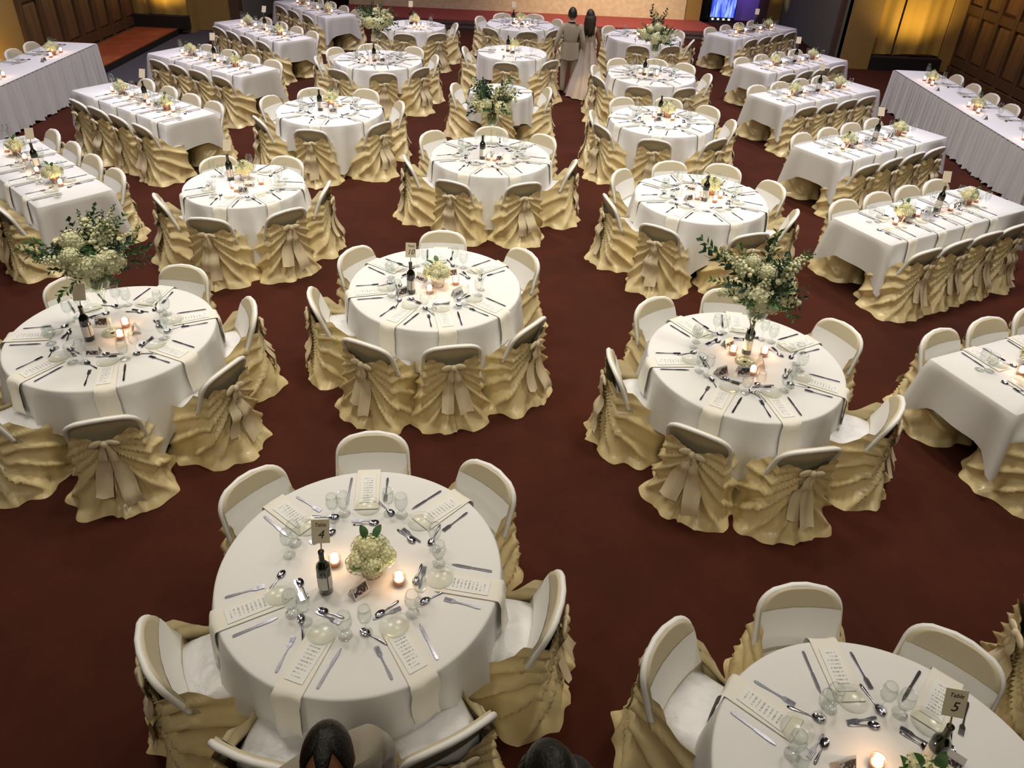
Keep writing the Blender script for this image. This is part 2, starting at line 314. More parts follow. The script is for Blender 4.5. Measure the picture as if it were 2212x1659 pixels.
# ================================================================== CHAIRS
def back_pt(x, z, front):                       # leaning, gently bowed chair back
    y = .13 * (.79 - z) / .36 - .028 * (1 - (x / .23) ** 2)
    return (x, y + (.034 if front else 0), z)
def half_w(z):
    w0 = .222 + .012 * (.79 - z) / .36
    if z <= .655: return w0
    t = min(1, (z - .655) / .135); return w0 * max(0., 1 - t ** 2.7) ** (1 / 2.7)
def chair_meshes(seed):
    r = random.Random(seed); D = {}
    # backrest slab
    zs = [.40, .46, .52, .58, .63, .66, .69, .715, .735, .752, .765, .775, .782, .787, .7895]
    n = 14; v = []
    for z in zs:
        w_ = half_w(z)
        for i in range(n): v.append(back_pt(w_ * (-1 + 2 * i / (n - 1)), z, True))
        for i in range(n):
            v.append(back_pt(w_ * (1 - 2 * i / (n - 1)), z, False))
    f = gridfaces(2 * n, len(zs), True); f.append(tuple((len(zs) - 1) * 2 * n + i for i in range(2 * n)))
    f = [tuple(q[::-1]) for q in f]
    D['backrest'] = me('backrest', v, f, 'cover')
    zz = list(np.linspace(.47, .7895, 20)); ol = [back_pt(half_w(z) , z, False) for z in zz] ; top = [(x, y + .004, z - .004) for x, y, z in ol]
    path = top + [(-x, y, z) for x, y, z in top[::-1]]
    q = MB(); q.tube(path, .0175, 8); D['rim_highlight'] = q.mesh('rim_highlight', 'panel')  # white tube stands for light on the rim and shades the back below
    # pale band across the front of the back
    zz = np.linspace(.475, .675 + r.uniform(-.015, .02), 7); v = []
    for z in zz:
        for i in range(15):
            x = half_w(z) * .985 * (-1 + 2 * i / 14); p = back_pt(x, z, True); v.append((p[0], p[1] + .004 + .001 * math.sin(i * 2.1 + seed), p[2]))
    D['back_band'] = me('back_band', v, [tuple(q[::-1]) for q in gridfaces(15, 7)], 'panel')
    # seat
    v = []; n = 32
    for j, (k, z) in enumerate([(.0, .462), (.35, .462), (.7, .458), (.9, .447), (1.0, .425), (1.0, .38)]):
        for i in range(n):
            a = 2 * PI * i / n; ca, sa = math.cos(a), math.sin(a); e = (abs(ca) ** 5 + abs(sa) ** 5) ** (-1 / 5)
            v.append((.215 * k * e * ca, .285 + .215 * k * e * sa, z + .006 * math.sin(5 * a + j + seed) * k * (j < 4)))
    D['seat'] = me('seat', v, gridfaces(n, 6, True), 'seat')
    # draped skirt; folds run out of the knot at the back and sweep round the sides
    N = 176; rows = 28; ph = [r.uniform(0, 6.3) for _ in range(10)]; nf = r.uniform(6.8, 8.6); zk = .615
    fl = [r.uniform(.85, 1.2) for _ in range(4)]
    def outline(t, flare):
        """t in -1..1, 0 = centre back; returns x, y, nx, ny"""
        a = -PI / 2 + t * PI
        ca, sa = math.cos(a), math.sin(a)
        ex = 4.2 - 1.6 * flare
        e = (abs(ca) ** ex + abs(sa) ** ex) ** (-1 / ex)
        hw = .232 + flare * .085 * (fl[0] if t < 0 else fl[1])
        yb = .065 - flare * .17 * fl[2]; yf = .50 + flare * .055
        yc, hd = (yb + yf) / 2, (yf - yb) / 2
        return hw * e * ca, yc + hd * e * sa, ca, sa
    def ztop(t):
        u = abs(t)
        if u < .21: return zk - .005 + .075 * (u / .21) ** 1.8
        return .685 - .225 * smooth01((u - .21) / .33) ** .8
    v = []; back_line = []
    for j in range(rows):
        vv = j / (rows - 1)
        for i in range(N):
            t = -1 + 2 * i / N; zt = ztop(t); z = zt * (1 - vv)
            g = vv ** 1.25; x, y, nx, ny = outline(t, g)
            if t == 0 or abs(t) < .3:               # hang free of the leaning back near the top
                k = (1 - abs(t) / .3); lean = .13 * (.79 - z) / .36 if z > .43 else .13
                y = min(y, min(lean, .055) - .028 - .020 - .040 * k) * (1 - g) + y * g
            s = t * .95; d0 = zk - z
            ang = math.atan2(max(d0 + .05, 0) * 1.25, abs(s) ** .75 + .075)
            rr = math.hypot(d0, s)
            sg = ph[0] if s < 0 else ph[1]
            w1 = math.sin(nf * 2.1 * ang + sg + .5 * math.sin(ang * 5 + ph[2])); w2 = math.sin(nf * 3.4 * ang + ph[3] + (s > 0) * 1.7)
            ridge = ((1 - abs(w1)) ** 1.4 * 1.5 - .45 + .20 * w2) * (1 - .7 * smooth01((vv - .65) / .35))
            amp = .027 * min(1, rr / .10) * (1 + .9 * vv) * (1 if abs(t) < .62 else max(.25, 1 - (abs(t) - .62) * 3))
            hem = (.016 * math.sin(round(5 + 2 * fl[3]) * PI * t + ph[4]) + .009 * math.sin(13 * PI * t + ph[5]) + .022 * math.sin(3 * PI * t + ph[6])) * smooth01((vv - .45) / .55)
            amp *= .25 + .75 * smooth01(vv / .22)
            dd = amp * ridge + hem
            if vv > .9: dd += (.030 + .014 * math.sin(9 * PI * t + ph[7])) * (vv - .9) / .1
            x += nx * dd; y += ny * dd
            zl = z + (.012 + .010 * math.sin(t * 29 + ph[8])) * smooth01((vv - .8) / .2) * (1 if vv < 1 else .15)
            v.append((x, y, max(zl, .002)))
            if abs(t) < 1e-9: back_line.append((y, zl))
    D['skirt'] = me('skirt', v, gridfaces(N, rows, True), 'satin')
    bl = np.array(back_line)
    yb = lambda z: float(np.interp(z, bl[::-1, 1], bl[::-1, 0]))
    # knot with two small loops
    q = MB(); y0 = yb(.60) - .015
    q.ell((0, y0 - .010, .605), (.026, .022, .032), 12, 8)
    for s in (-1, 1):
        rot = Matrix.Rotation(s * R_(r.uniform(8, 30)), 3, 'Y')
        q.ell((s * .052, y0 - .006, .606 + r.uniform(-.010, .010)), (.050, .014, .020 + r.uniform(0, .012)), 12, 8, rot=rot)
    D['knot'] = q.mesh('knot', 'tail')
    # two tails
    for k in (0, 1):
        s = -1 if k == 0 else 1; zl = r.uniform(.10, .22); lean = r.uniform(.02, .10) * s; wd = r.uniform(.036, .058); v = []
        for j in range(13):
            u = j / 12; z = .60 - (.60 - zl) * u; cx = s * .014 + lean * u; hw = .012 + wd * min(1, u * 1.7)
            for i in range(6):
                m = -1 + 2 * i / 5
                v.append((cx + hw * m, yb(z) - .030 - .012 * u - .010 * math.sin(m * 3.0 + k * 2 + u * 2) - .006 * k, z + (.015 * m * s if j == 12 else 0)))
        D['tail%d' % k] = me('sash_tail', v, gridfaces(6, 13), 'tail')
    return D
CH = [chair_meshes(s) for s in range(8)]
NCH = [0]
def chair(x, y, face, label, group):
    """origin on the floor under the top of the back; face = heading (radians) the sitter looks along"""
    D = CH[NCH[0] * 5 % 8]; NCH[0] += 1
    t = thing('banquet_chair', label, 'chair', (x, y, 0), face - PI / 2, group)
    ob('seat', D['seat'], t); ob('skirt', D['skirt'], t)
    b = ob('backrest', D['backrest'], t); ob('back_band', D['back_band'], b); ob('rim_highlight', D['rim_highlight'], b)
    k = ob('knot', D['knot'], t); ob('sash_tail', D['tail0'], k); ob('sash_tail', D['tail1'], k)
    return t

# ================================================================== TABLEWARE MESHES
TZ = .75
def fork_mesh(L, name):
    q = MB(); w_ = .0075
    pts = [(-L / 2, .0045), (-L / 2 + .02, .0075), (-.01, .0032), (L / 2 - .065, .004), (L / 2 - .05, .012), (L / 2 - .04, .0125)]
    v = []
    for y, hw in pts: v += [(-hw, y, 0), (hw, y, 0), (hw, y, .004), (-hw, y, .004)]
    q.add(v, gridfaces(4, len(pts), True) + [(3, 2, 1, 0)])
    for i in range(4):
        x = -.0095 + i * .00633; q.box((x - .0021, L / 2 - .041, .001), (x + .0021, L / 2, .005))
    return q.mesh(name, 'steel', False)
def knife_mesh(L, name):
    q = MB(); pts = [(-L / 2, .006), (-L / 2 + .015, .008), (-.005, .0062), (.0, .005), (.012, .0085), (L / 2 - .03, .009), (L / 2, .002)]
    v = []
    for y, hw in pts: v += [(-hw, y, 0), (hw * .8, y, 0), (hw * .8, y, .004), (-hw, y, .004)]
    q.add(v, gridfaces(4, len(pts), True) + [(3, 2, 1, 0)]); return q.mesh(name, 'steel', False)
def spoon_mesh(L, name):
    q = MB(); pts = [(-L / 2, .0045), (-L / 2 + .02, .007), (0, .003), (L / 2 - .055, .003)]
    v = []
    for y, hw in pts: v += [(-hw, y, 0), (hw, y, 0), (hw, y, .004), (-hw, y, .004)]
    q.add(v, gridfaces(4, len(pts), True) + [(3, 2, 1, 0)])
    v = []
    for j in range(5):
        k = j / 4
        for i in range(14): a = 2 * PI * i / 14; v.append((.019 * k * math.cos(a), L / 2 - .030 + .029 * k * math.sin(a), .001 + .008 * k ** 2))
    q.add(v, gridfaces(14, 5, True)); return q.mesh(name, 'steel')
def lathe_mesh(name, prof, m, n=20):
    q = MB(); q.lathe(prof, n); return q.mesh(name, m)
TW = dict(
    fork=fork_mesh(.20, 'dinner_fork'), knife=knife_mesh(.225, 'dinner_knife'), dfork=fork_mesh(.15, 'dessert_fork'),
    spoon=spoon_mesh(.17, 'soup_spoon'), dspoon=spoon_mesh(.15, 'dessert_spoon'),
    plate=lathe_mesh('glass_plate', [(.0, .004), (.045, .004), (.052, .008), (.074, .013), (.078, .014), (.078, .011), (.052, .004), (.044, .0), (0, .0)], 'plate', 28),
    goblet=lathe_mesh('water_goblet', [(.0, .003), (.034, .002), (.036, .004), (.012, .008), (.0065, .014), (.006, .035), (.010, .046), (.028, .06), (.038, .085), (.041, .11), (.037, .14), (.034, .155), (.032, .155), (.035, .138), (.038, .11), (.035, .086), (.026, .063), (.0, .052)], 'glass', 20),
    wine=lathe_mesh('wine_glass', [(.0, .003), (.032, .002), (.033, .004), (.010, .007), (.004, .014), (.0038, .075), (.012, .084), (.030, .105), (.036, .13), (.034, .165), (.029, .19), (.027, .19), (.032, .163), (.0335, .13), (.028, .108), (.0, .090)], 'glass', 20),
    menu=boxmesh('menu_card', (-.048, -.115, 0), (.048, .115, .0022), 'menu'))
def napkin_mesh(seed, inn=.33, hang=.27):
    r = random.Random(seed); path = [(inn, .0), (inn * .66, .0), (inn * .33, .0), (.05, .0), (.012, .0), (-.012, -.004), (-.026, -.022), (-.032, -.06), (-.036, -.13), (-.040, -.20), (-.042, -hang)]
    v = []
    for j, (y, z) in enumerate(path):
        hw = .072 + (.006 * math.sin(j + seed) if j > 5 else 0); sh = (r.uniform(-.01, .01)) * (j > 6)
        for i in range(7):
            m = -1 + 2 * i / 6; v.append((hw * m + sh, y - (.006 * math.cos(m * 3 + seed) if j > 5 else 0), z + .005 - (.008 * abs(m) ** 3 if j == len(path) - 1 else 0)))
    return me('napkin', v, gridfaces(7, len(path)), 'napkin')
NAP = [napkin_mesh(s) for s in range(4)]
DET = []     # every placed setting, so labels stay unique
def setting(ox, oy, inward, place, compact=False):
    """ox, oy: point on the table edge; inward: heading to the table's middle; place: phrase naming the seat"""
    c, s = math.cos(inward - PI / 2), math.sin(inward - PI / 2); z = TZ + .006
    def put(name, mesh, x, y, rz, label, cat, group, dz=0):
        o = ob(name, mesh, None, (ox + c * x - s * y, oy + s * x + c * y, z + dz), inward - PI / 2 + rz)
        return tag(o, (label + ' ' + place).replace(' ,', ','), cat, group)
    j = lambda a: random.uniform(-a, a)
    k = .80 if compact else 1
    put('napkin', random.choice(NAP), j(.006), 0, 0, 'cream napkin hanging', 'napkin', 'cream napkins at the places')
    put('menu_card', TW['menu'], j(.008), .165 * k, j(.05), 'white printed menu card', 'menu', 'menu cards at the places', .007)
    put('glass_plate', TW['plate'], j(.012), .325 * k, 0, 'small glass plate', 'plate', 'glass plates at the places', .010)
    put('dinner_fork', TW['fork'], -.118 + j(.008), .17 * k, j(.10), 'steel dinner fork', 'fork', 'dinner forks')
    put('dinner_knife', TW['knife'], .118 + j(.008), .17 * k, j(.08), 'steel dinner knife', 'knife', 'dinner knives')
    put('soup_spoon', TW['spoon'], -.108 + j(.01), .325 * k, .5 + j(.3), 'steel soup spoon', 'spoon', 'soup spoons')
    if not compact:
        put('dessert_spoon', TW['dspoon'], .005 + j(.02), .445, PI / 2 + j(.25), 'steel dessert spoon', 'spoon', 'dessert spoons')
        put('dessert_fork', TW['dfork'], -.005 + j(.02), .420, -PI / 2 + j(.2), 'steel dessert fork', 'fork', 'dessert forks')
    put('water_goblet', TW['goblet'], .125 + j(.015), (.355 if not compact else .29), 0, 'clear water goblet', 'glass', 'water goblets')
    put('wine_glass', TW['wine'], (.195 if not compact else .20) + j(.015), (.40 if not compact else .25), 0, 'clear wine glass', 'glass', 'wine glasses')

# ================================================================== CENTREPIECE MESHES
def hydrangea(seed, m):
    r = random.Random(seed); q = MB(); q.ell((0, 0, 0), (.80, .80, .72), 12, 8)
    n = 90
    for i in range(n):
        zz = 1 - 2 * (i + .5) / n
        if zz < -.75: continue
        a = i * 2.39996 + r.uniform(-.15, .15); rr = math.sqrt(1 - zz * zz); d = Vector((rr * math.cos(a), rr * math.sin(a), zz)); p = d * r.uniform(.84, 1.0)
        qt = d.to_track_quat('Z', 'Y') @ Matrix.Rotation(r.uniform(0, 6), 3, 'Z').to_quaternion()
        for b in range(4):
            e = Matrix.Rotation(b * PI / 2, 3, 'Z'); pts = [(0, 0, 0), (.08, -.075, .03), (.20, 0, .045 + r.uniform(-.02, .04)), (.08, .075, .03)]
            q.add([tuple(p + qt @ (e @ Vector(c_))) for c_ in pts], [(0, 1, 2, 3)])
    return q.mesh('hydrangea_head', m, False)
def spike_mesh(seed):
    r = random.Random(seed); q = MB(); q.tube([(0, 0, 0), (.01, 0, .18), (.0, .01, .36)], [.004, .003, .001], 5, 0)
    for i in range(34):
        u = i / 33; z = .10 + .26 * u; a = i * 2.4; rad = .030 * (1 - u) + .006; k = .020 * (1 - u * .7)
        q.ell((rad * math.cos(a), rad * math.sin(a), z), (k, k, k * .8), 6, 4, 1 if u < .8 else 0)
    return q.mesh('flower_spike', ['stem', 'petalw'], True)
def branch_mesh(seed, L=.36, lw=.014, ll=.055, pairs=10):
    r = random.Random(seed); q = MB(); pts = [(0, 0, 0), (.015, 0, L * .5), (-.02, .01, L)]
    q.tube(pts, [.004, .003, .001], 5)
    for i in range(pairs):
        u = .12 + .88 * i / (pairs - 1)
        for s in (-1, 1):
            base = Vector((.015 * math.sin(u * 3), 0, L * u)); a = s * PI / 2 + i * .9 + r.uniform(-.4, .4)
            d = Vector((math.cos(a) * .75, math.sin(a) * .75, .65)).normalized(); side = d.cross(Vector((0, 0, 1))).normalized(); up = side.cross(d)
            l = ll * r.uniform(.75, 1.15); ww = lw * r.uniform(.8, 1.2)
            q.add([tuple(base), tuple(base + d * l * .5 + side * ww + up * .006), tuple(base + d * l), tuple(base + d * l * .5 - side * ww + up * .006), tuple(base + d * l * .5 - up * .004)],
                  [(0, 1, 4), (1, 2, 4), (2, 3, 4), (3, 0, 4)])
    return q
def leaf_mesh():
    v = []
    for j in range(7):
        u = j / 6; hw = .028 * math.sin(PI * min(1, u * .96 + .04)) ** .8
        for i in range(3): v.append((hw * (i - 1), u * .10, .02 * math.sin(u * 2.5) - .008 * (i == 1)))
    return me('leaf', v, gridfaces(3, 7), 'leaf')
HY = [hydrangea(s, 'petal') for s in (1, 2)] + [hydrangea(s, 'petalw') for s in (3, 4)]
SPK = [spike_mesh(s) for s in (1, 2)]
BR = [branch_mesh(s).mesh('leaf_branch', 'leaf', False) for s in (1, 2)] + [branch_mesh(s, .34, .020, .065, 8).mesh('leaf_branch', 'leafd', False) for s in (3, 4)]
LEAF = leaf_mesh()
q = MB()
for j in range(3):
    for i in range(5 + j):
        a = 2 * PI * i / (5 + j) + j; rr = .35 + .3 * j
        q.ell((rr * math.cos(a) * .6, rr * math.sin(a) * .6, .35 - .22 * j), (.38, .38, .30), 7, 5)
ROSE = q.mesh('rose', 'petalw')
BOWL = {m: lathe_mesh('bowl', [(0, .0), (.045, .0), (.050, .004), (.040, .012), (.052, .035), (.060, .065), (.056, .095), (.060, .105), (.055, .105), (.050, .09), (.0, .085)], m, 24) for m in ('silver', 'copper')}
def small_flowers(x, y, z, where, bowl, s=1.0, seed=0):
    r = random.Random(seed)
    t = thing('flower_bowl', 'low bowl of cream hydrangeas ' + where, 'flowers', (x, y, z), r.uniform(0, 6), 'low hydrangea bowls')
    t.scale = (s,) * 3
    b = ob('bowl', BOWL[bowl], t); b['label'] = ('silver bowl' if bowl == 'silver' else 'copper bowl')
    k = 5
    for i in range(k):
        a = 2 * PI * i / k + r.uniform(-.2, .2)
        ob('hydrangea_head', r.choice(HY[:3]), t, (.066 * math.cos(a), .066 * math.sin(a), .125 + r.uniform(-.01, .02)), rot=(r.uniform(-.3, .3), r.uniform(-.3, .3), a), scale=r.uniform(.052, .064))
    ob('hydrangea_head', r.choice(HY[:2]), t, (0, 0, .165), scale=.068)
    for i in range(5):
        a = r.uniform(0, 6.3); hi = i < 2
        ob('leaf', LEAF, t, ((.03 if hi else .06) * math.cos(a), (.03 if hi else .06) * math.sin(a), .205 if hi else .11), rot=(r.uniform(.2, .9), 0, a - PI / 2), scale=.75)
    return t
VASE = lathe_mesh('vase', [(0, .0), (.075, .0), (.080, .006), (.045, .014), (.014, .03), (.010, .08), (.010, .30), (.016, .345), (.034, .37), (.062, .405), (.085, .46), (.088, .52), (.078, .57), (.074, .60), (.070, .60), (.074, .57), (.083, .52), (.080, .46), (.058, .41), (.0, .38)], 'vase', 28)
q = MB()
rr_ = random.Random(5)
for i in range(16):
    a = i * 2.4; q.tube([(.05 * math.cos(a), .05 * math.sin(a), .42), (.055 * math.cos(a + 1), .055 * math.sin(a + 1), .52), (.04 * math.cos(a + 1.5), .04 * math.sin(a + 1.5), .64)], .007, 5)
STEMS = q.mesh('stems', 'water')
def tall_flowers(x, y, z, where, seed, special):
    r = random.Random(seed)
    t = thing('flower_urn', 'tall glass urn of cream flowers and greenery ' + where, 'flowers', (x, y, z), 0, 'tall flower urns')
    ob('vase', VASE, t); ob('stems', STEMS, t)
    base = Vector((0, 0, .62))
    def radial(mesh, name, az, el, dist, sc):
        d = Vector((math.cos(az) * math.cos(el), math.sin(az) * math.cos(el), math.sin(el)))
        qt = d.to_track_quat('Z', 'Y') @ Matrix.Rotation(r.uniform(0, 6), 3, 'Z').to_quaternion()
        o = ob(name, mesh, t, base + d * dist); o.rotation_euler = qt.to_euler(); o.scale = (sc,) * 3
    for i in range(8):
        radial(r.choice(HY), 'hydrangea_head', -PI / 2 + (i - 3.5) * .80 + r.uniform(-.2, .2), r.uniform(-.05, .30), r.uniform(.13, .25), r.uniform(.075, .115))
    for i in range(5): radial(r.choice(HY[2:]), 'hydrangea_head', r.uniform(0, 6.3), r.uniform(.4, 1.2), r.uniform(.16, .26), r.uniform(.055, .080))
    for i in range(12): radial(ROSE, 'rose', r.uniform(0, 6.3), r.uniform(-.1, 1.1), r.uniform(.20, .33), r.uniform(.026, .038))
    for i in range(8): radial(r.choice(SPK), 'flower_spike', r.uniform(0, 6.3), r.uniform(.15, 1.25), r.uniform(.02, .10), r.uniform(.85, 1.15))
    for i in range(34): radial(BR[i % 4] if i < 22 else BR[2 + i % 2], 'leaf_branch', r.uniform(0, 6.3), r.uniform(-.25, 1.3), r.uniform(.0, .05), r.uniform(.7, 1.1) if i < 22 else r.uniform(.6, .85))
    for az, el, sc in special: radial(BR[1], 'leaf_branch', az, el, .10, sc); radial(BR[2], 'leaf_branch', az + .1, el - .05, .05, sc)
    return t
# wine bottle
q = MB(); q.lathe([(0, .0), (.034, .0), (.0375, .005), (.0375, .185), (.034, .205), (.018, .228), (.0145, .24), (.0145, .255)], 24); BOT = q.mesh('glass_body', 'bottle')
BLAB = lathe_mesh('label', [(.0380, .045), (.0382, .046), (.0382, .135), (.0380, .136)], 'label', 24)
BFOIL = lathe_mesh('foil', [(.0148, .238), (.0150, .24), (.0150, .290), (.0160, .292), (.0160, .300), (.0, .301)], 'foil', 16)
def bottle(x, y, where):
    t = thing('wine_bottle', 'dark wine bottle with pale label ' + where, 'bottle', (x, y, TZ + .005), random.uniform(-2.4, -.8) + PI, 'wine bottles on the tables')
    b = ob('glass_body', BOT, t); ob('label', BLAB, b); ob('foil', BFOIL, b); return t
def text_mesh(s, size, name='numeral'):
    cu = bpy.data.curves.new(name, 'FONT'); cu.body = s; cu.size = size; cu.align_x = 'CENTER'; cu.align_y = 'CENTER'; cu.extrude = .0006; cu.shear = .25
    o = bpy.data.objects.new(name, cu); C.objects.link(o); bpy.context.view_layer.update()
    m = bpy.data.meshes.new_from_object(o.evaluated_get(bpy.context.evaluated_depsgraph_get())); bpy.data.objects.remove(o)
    m.materials.clear(); m.materials.append(M_['ink']); m.name = name; return m
CARD = boxmesh('card', (-.045, -.001, 0), (.045, .001, .125), 'card'); STK = boxmesh('stick', (-.003, .001, -.06), (.003, .005, .06), 'stick')
TXT_T = text_mesh('Table', .026, 'lettering')
NCARD = [0]
def number_card(x, y, z, where, num=None, rz=0, tilt=-.42, sc=1.0):
    t = thing('table_card', 'cream table number card on a stick ' + where, 'card', (x, y, z), rz, 'table number cards'); t.rotation_euler = (tilt, 0, rz)
    t.scale = (sc,) * 3
    cd = ob('card', CARD, t); ob('stick', STK, t)
    if num:
        ob('numeral', text_mesh(num, .062), cd, (0, -.0016, .045), rot=(PI / 2, 0, 0)); ob('lettering', TXT_T, cd, (0, -.0016, .097), rot=(PI / 2, 0, 0))
    return t
q = MB(); a = .035; q.add([(-.048, -a, 0), (.048, -a, 0), (.048, 0, .075), (-.048, 0, .075), (-.048, a, 0), (.048, a, 0)], [(0, 1, 2, 3), (3, 2, 5, 4)]); TENT = q.mesh('folded_card', 'tent', False)
q = MB(); q.add([(-.042, -a - .0015 + .005, .006), (.042, -a - .0015 + .005, .006), (.042, -.018, .042), (-.042, -.018, .042)], [(0, 1, 2, 3)]); TPIC = q.mesh('picture', 'tentpic', False)
q = MB(); q.add([(-.042, -a + .0035, .006), (.042, -a + .0035, .006), (.042, -.0085, .064), (-.042, -.0085, .064)], [(0, 1, 2, 3)]); TPIC2 = q.mesh('picture', 'tentpic', False)
def tent_card(x, y, rz, where, big=False):
    t = thing('tent_card', 'folded card with dark picture ' + where, 'card', (x, y, TZ + .006), rz, 'small folded cards')
    fc = ob('folded_card', TENT, t); ob('picture', TPIC2 if big else TPIC, fc); return t
VOT = lathe_mesh('votive_cup', [(0, .002), (.026, .002), (.030, .006), (.034, .055), (.035, .062), (.033, .062), (.032, .055), (.028, .008), (0, .006)], 'votive', 18)
WAX = lathe_mesh('wax', [(.0, .008), (.026, .009), (.028, .030), (.0, .031)], 'wax', 16)
q = MB(); q.ell((0, 0, .054), (.0215, .0215, .029), 8, 6); FLM = q.mesh('flame', 'flame')
def candle(x, y, where):
    t = thing('votive_candle', 'lit votive candle ' + where, 'candle', (x, y, TZ + .005), 0, 'lit votive candles')
    ob('votive_cup', VOT, t); ob('wax', WAX, t); ob('flame', FLM, t); return t
ORD = ['first', 'second', 'third', 'fourth', 'fifth', 'sixth', 'seventh']
HOURS = ['three', 'two', 'one', 'twelve', 'eleven', 'ten', 'nine', 'eight', 'seven', 'six', 'five', 'four']
def clock(deg): return HOURS[int(round((deg % 360) / 30.0)) % 12] + " o'clock"

# ================================================================== ROUND TABLES
def round_cloth(R, phi0, seed, L=2.25):
    r = random.Random(seed); N = 144; v = []; ph = [r.uniform(0, 6.3) for _ in range(6)]; rows = []
    for rad in (.02, .25, .5, .75, .93): rows.append(('top', rad))
    for k in (.0, .35, .7, 1): rows.append(('edge', k))
    for k in (.06, .14, .24, .36, .5, .64, .78, .9, 1.0): rows.append(('side', k))
    for kind, k in rows:
        for i in range(N):
            a = 2 * PI * i / N
            b = (a - phi0) % (PI / 2) - PI / 4            # 0 at the cloth's corners' mid edge
            ext = (L / 2) / max(abs(math.cos(a - phi0)), abs(math.sin(a - phi0))); drop = min(ext - R, .70 + .02 * math.sin(a * 5 + ph[3])); drop = max(drop, .30)
            drop = drop * .8 + .09
            corner = smooth01((drop - .38) / .25)
            if kind == 'top': rr, z = R * k, 0
            elif kind == 'edge': rr, z = R - .012 + .016 * math.sin(k * PI / 2), -.016 * (1 - math.cos(k * PI / 2))
            else:
                nf = 15; fold = ((1 - abs(math.sin(nf * .5 * a + ph[0] + 1.2 * math.sin(2 * a + ph[1])))) ** 1.5 * 1.6 - .5) + math.sin(29 * a + ph[2]) * .2 + .9 * corner * math.cos((b) * 16)
                rr = R + .010 + (.026 * k + .036 * k ** .75 * fold + .035 * corner * k); z = -.016 - drop * k
            v.append((rr * math.cos(a), rr * math.sin(a), TZ + .004 + z))
    f = gridfaces(N, len(rows), True); f.append(tuple(range(N)))
    return me('tablecloth', v, f, 'cloth')
def table_frame(t, R=None, L=None, W=None):
    if R:
        q = MB(); q.lathe([(0, TZ - .03), (R - .012, TZ - .03), (R - .012, TZ - .002), (0, TZ - .002)], 40); part('tabletop', q, 'ply', t, False); xs = [(R * .45 * sx, R * .45 * sy) for sx in (-1, 1) for sy in (-1, 1)]
    else:
        q = MB(); q.box((-L / 2 + .01, -W / 2 + .01, TZ - .03), (L / 2 - .01, W / 2 - .01, TZ - .002)); part('tabletop', q, 'ply', t, False); xs = [(L * .36 * sx, W * .32 * sy) for sx in (-1, 1) for sy in (-1, 1)]
    for x, y in xs:
        q = MB(); q.tube([(x, y, 0), (x, y, TZ - .03)], .014, 8); part('leg', q, 'tableleg', t)
ROUND = {  # name: x, y, radius, corner angle of cloth, seats (heading deg, distance), phrase
 'A': (-.760, 2.802, .762, 20, [(49, 1.03), (97, 1.07), (143, 1.02), (210, 1.09), (255, 1.08), (303, 1.09), (352, 1.08)], 'front number 4 round table'),
 'B': (1.720, 1.720, .762, 60, [(50, 1.0), (95, 1.06), (141, 1.14)], 'bottom right corner round table'),
 'C': (-3.135, 4.977, .764, 304, [(27, 1.06), (82, 1.08), (134, 1.06), (190, 1.1), (240, 1.12), (291, 1.15), (338, 1.12)], 'nearest left round table with urn'),
 'D': (-.706, 5.980, .762, 317, [(40, 1.06), (92, 1.05), (147, 1.02), (197, 1.08), (246, 1.11), (284, 1.03), (325, 1.07)], 'central round table behind front one'),
 'E': (1.845, 4.992, .758, 271, [(30, 1.13), (84, 1.10), (126, 1.05), (185, 1.06), (240, 1.06), (282, 1.07), (332, 1.13)], 'nearest right round table with urn'),
 'F': (-3.109, 8.105, .660, 292, [(2, .93), (72, .88), (128, .92), (215, .93), (266, 1.0), (314, .98)], 'fourth left round table from stage'),
 'G': (-.377, 9.455, .758, 273, [(48, 1.06), (92, 1.05), (140, 1.12), (198, 1.09), (248, 1.10), (295, 1.07), (349, 1.08)], 'middle round table with urn'),
 'H': (2.118, 8.378, .757, 250, [(25, 1.1), (64, 1.14), (101, 1.07), (144, 1.09), (192, 1.12), (237, 1.13), (290, 1.08), (337, 1.07)], 'fourth right round table from stage'),
 'I': (-2.814, 11.074, .758, 291, [(23, 1.07), (71, 1.09), (118, 1.08), (159, 1.1), (216, 1.07), (268, 1.03), (325, 1.04)], 'third left round table from stage'),
 'J': (2.082, 11.326, .765, 327, [(0, 1.07), (40, 1.13), (76, 1.13), (117, 1.12), (172, 1.05), (208, 1.07), (257, 1.04), (308, 1.09)], 'third right round table from stage'),
 'K': (-2.650, 14.244, .775, 250, [(19, 1.07), (61, 1.1), (109, 1.1), (148, 1.12), (190, 1.1), (241, 1.12), (284, 1.1), (325, 1.05)], 'second left round table from stage'),
 'L': (2.288, 14.066, .775, 300, [(3, 1.05), (47, 1.12), (78, 1.1), (119, 1.12), (164, 1.07), (204, 1.1), (251, 1.05), (297, 1.03)], 'second right round table from stage'),
 'M': (-.242, 15.326, .662, 280, [(176, .95), (264, .99), (318, 1.0)], 'second middle round table from stage'),
 'N': (-.36, 12.50, .50, 265, [(168, .80), (12, .80), (268, .82)], 'tiny round table behind middle urn'),
 'O': (-2.425, 17.45, .655, 270, [(15, .92), (233, 1.05), (266, 1.05), (305, 1.05)], 'first left round table by stage'),
 'P': (-.136, 18.168, .752, 260, [(31, 1.02), (72, 1.1), (115, 1.08), (155, 1.06), (230, 1.02), (280, .98), (319, 1.0)], 'first middle round table by stage'),
 'Q': (2.564, 17.45, .790, 270, [(36, 1.05), (134, 1.05), (180, 1.1), (257, 1.15), (294, 1.1), (341, 1.05)], 'first right round table by stage')}
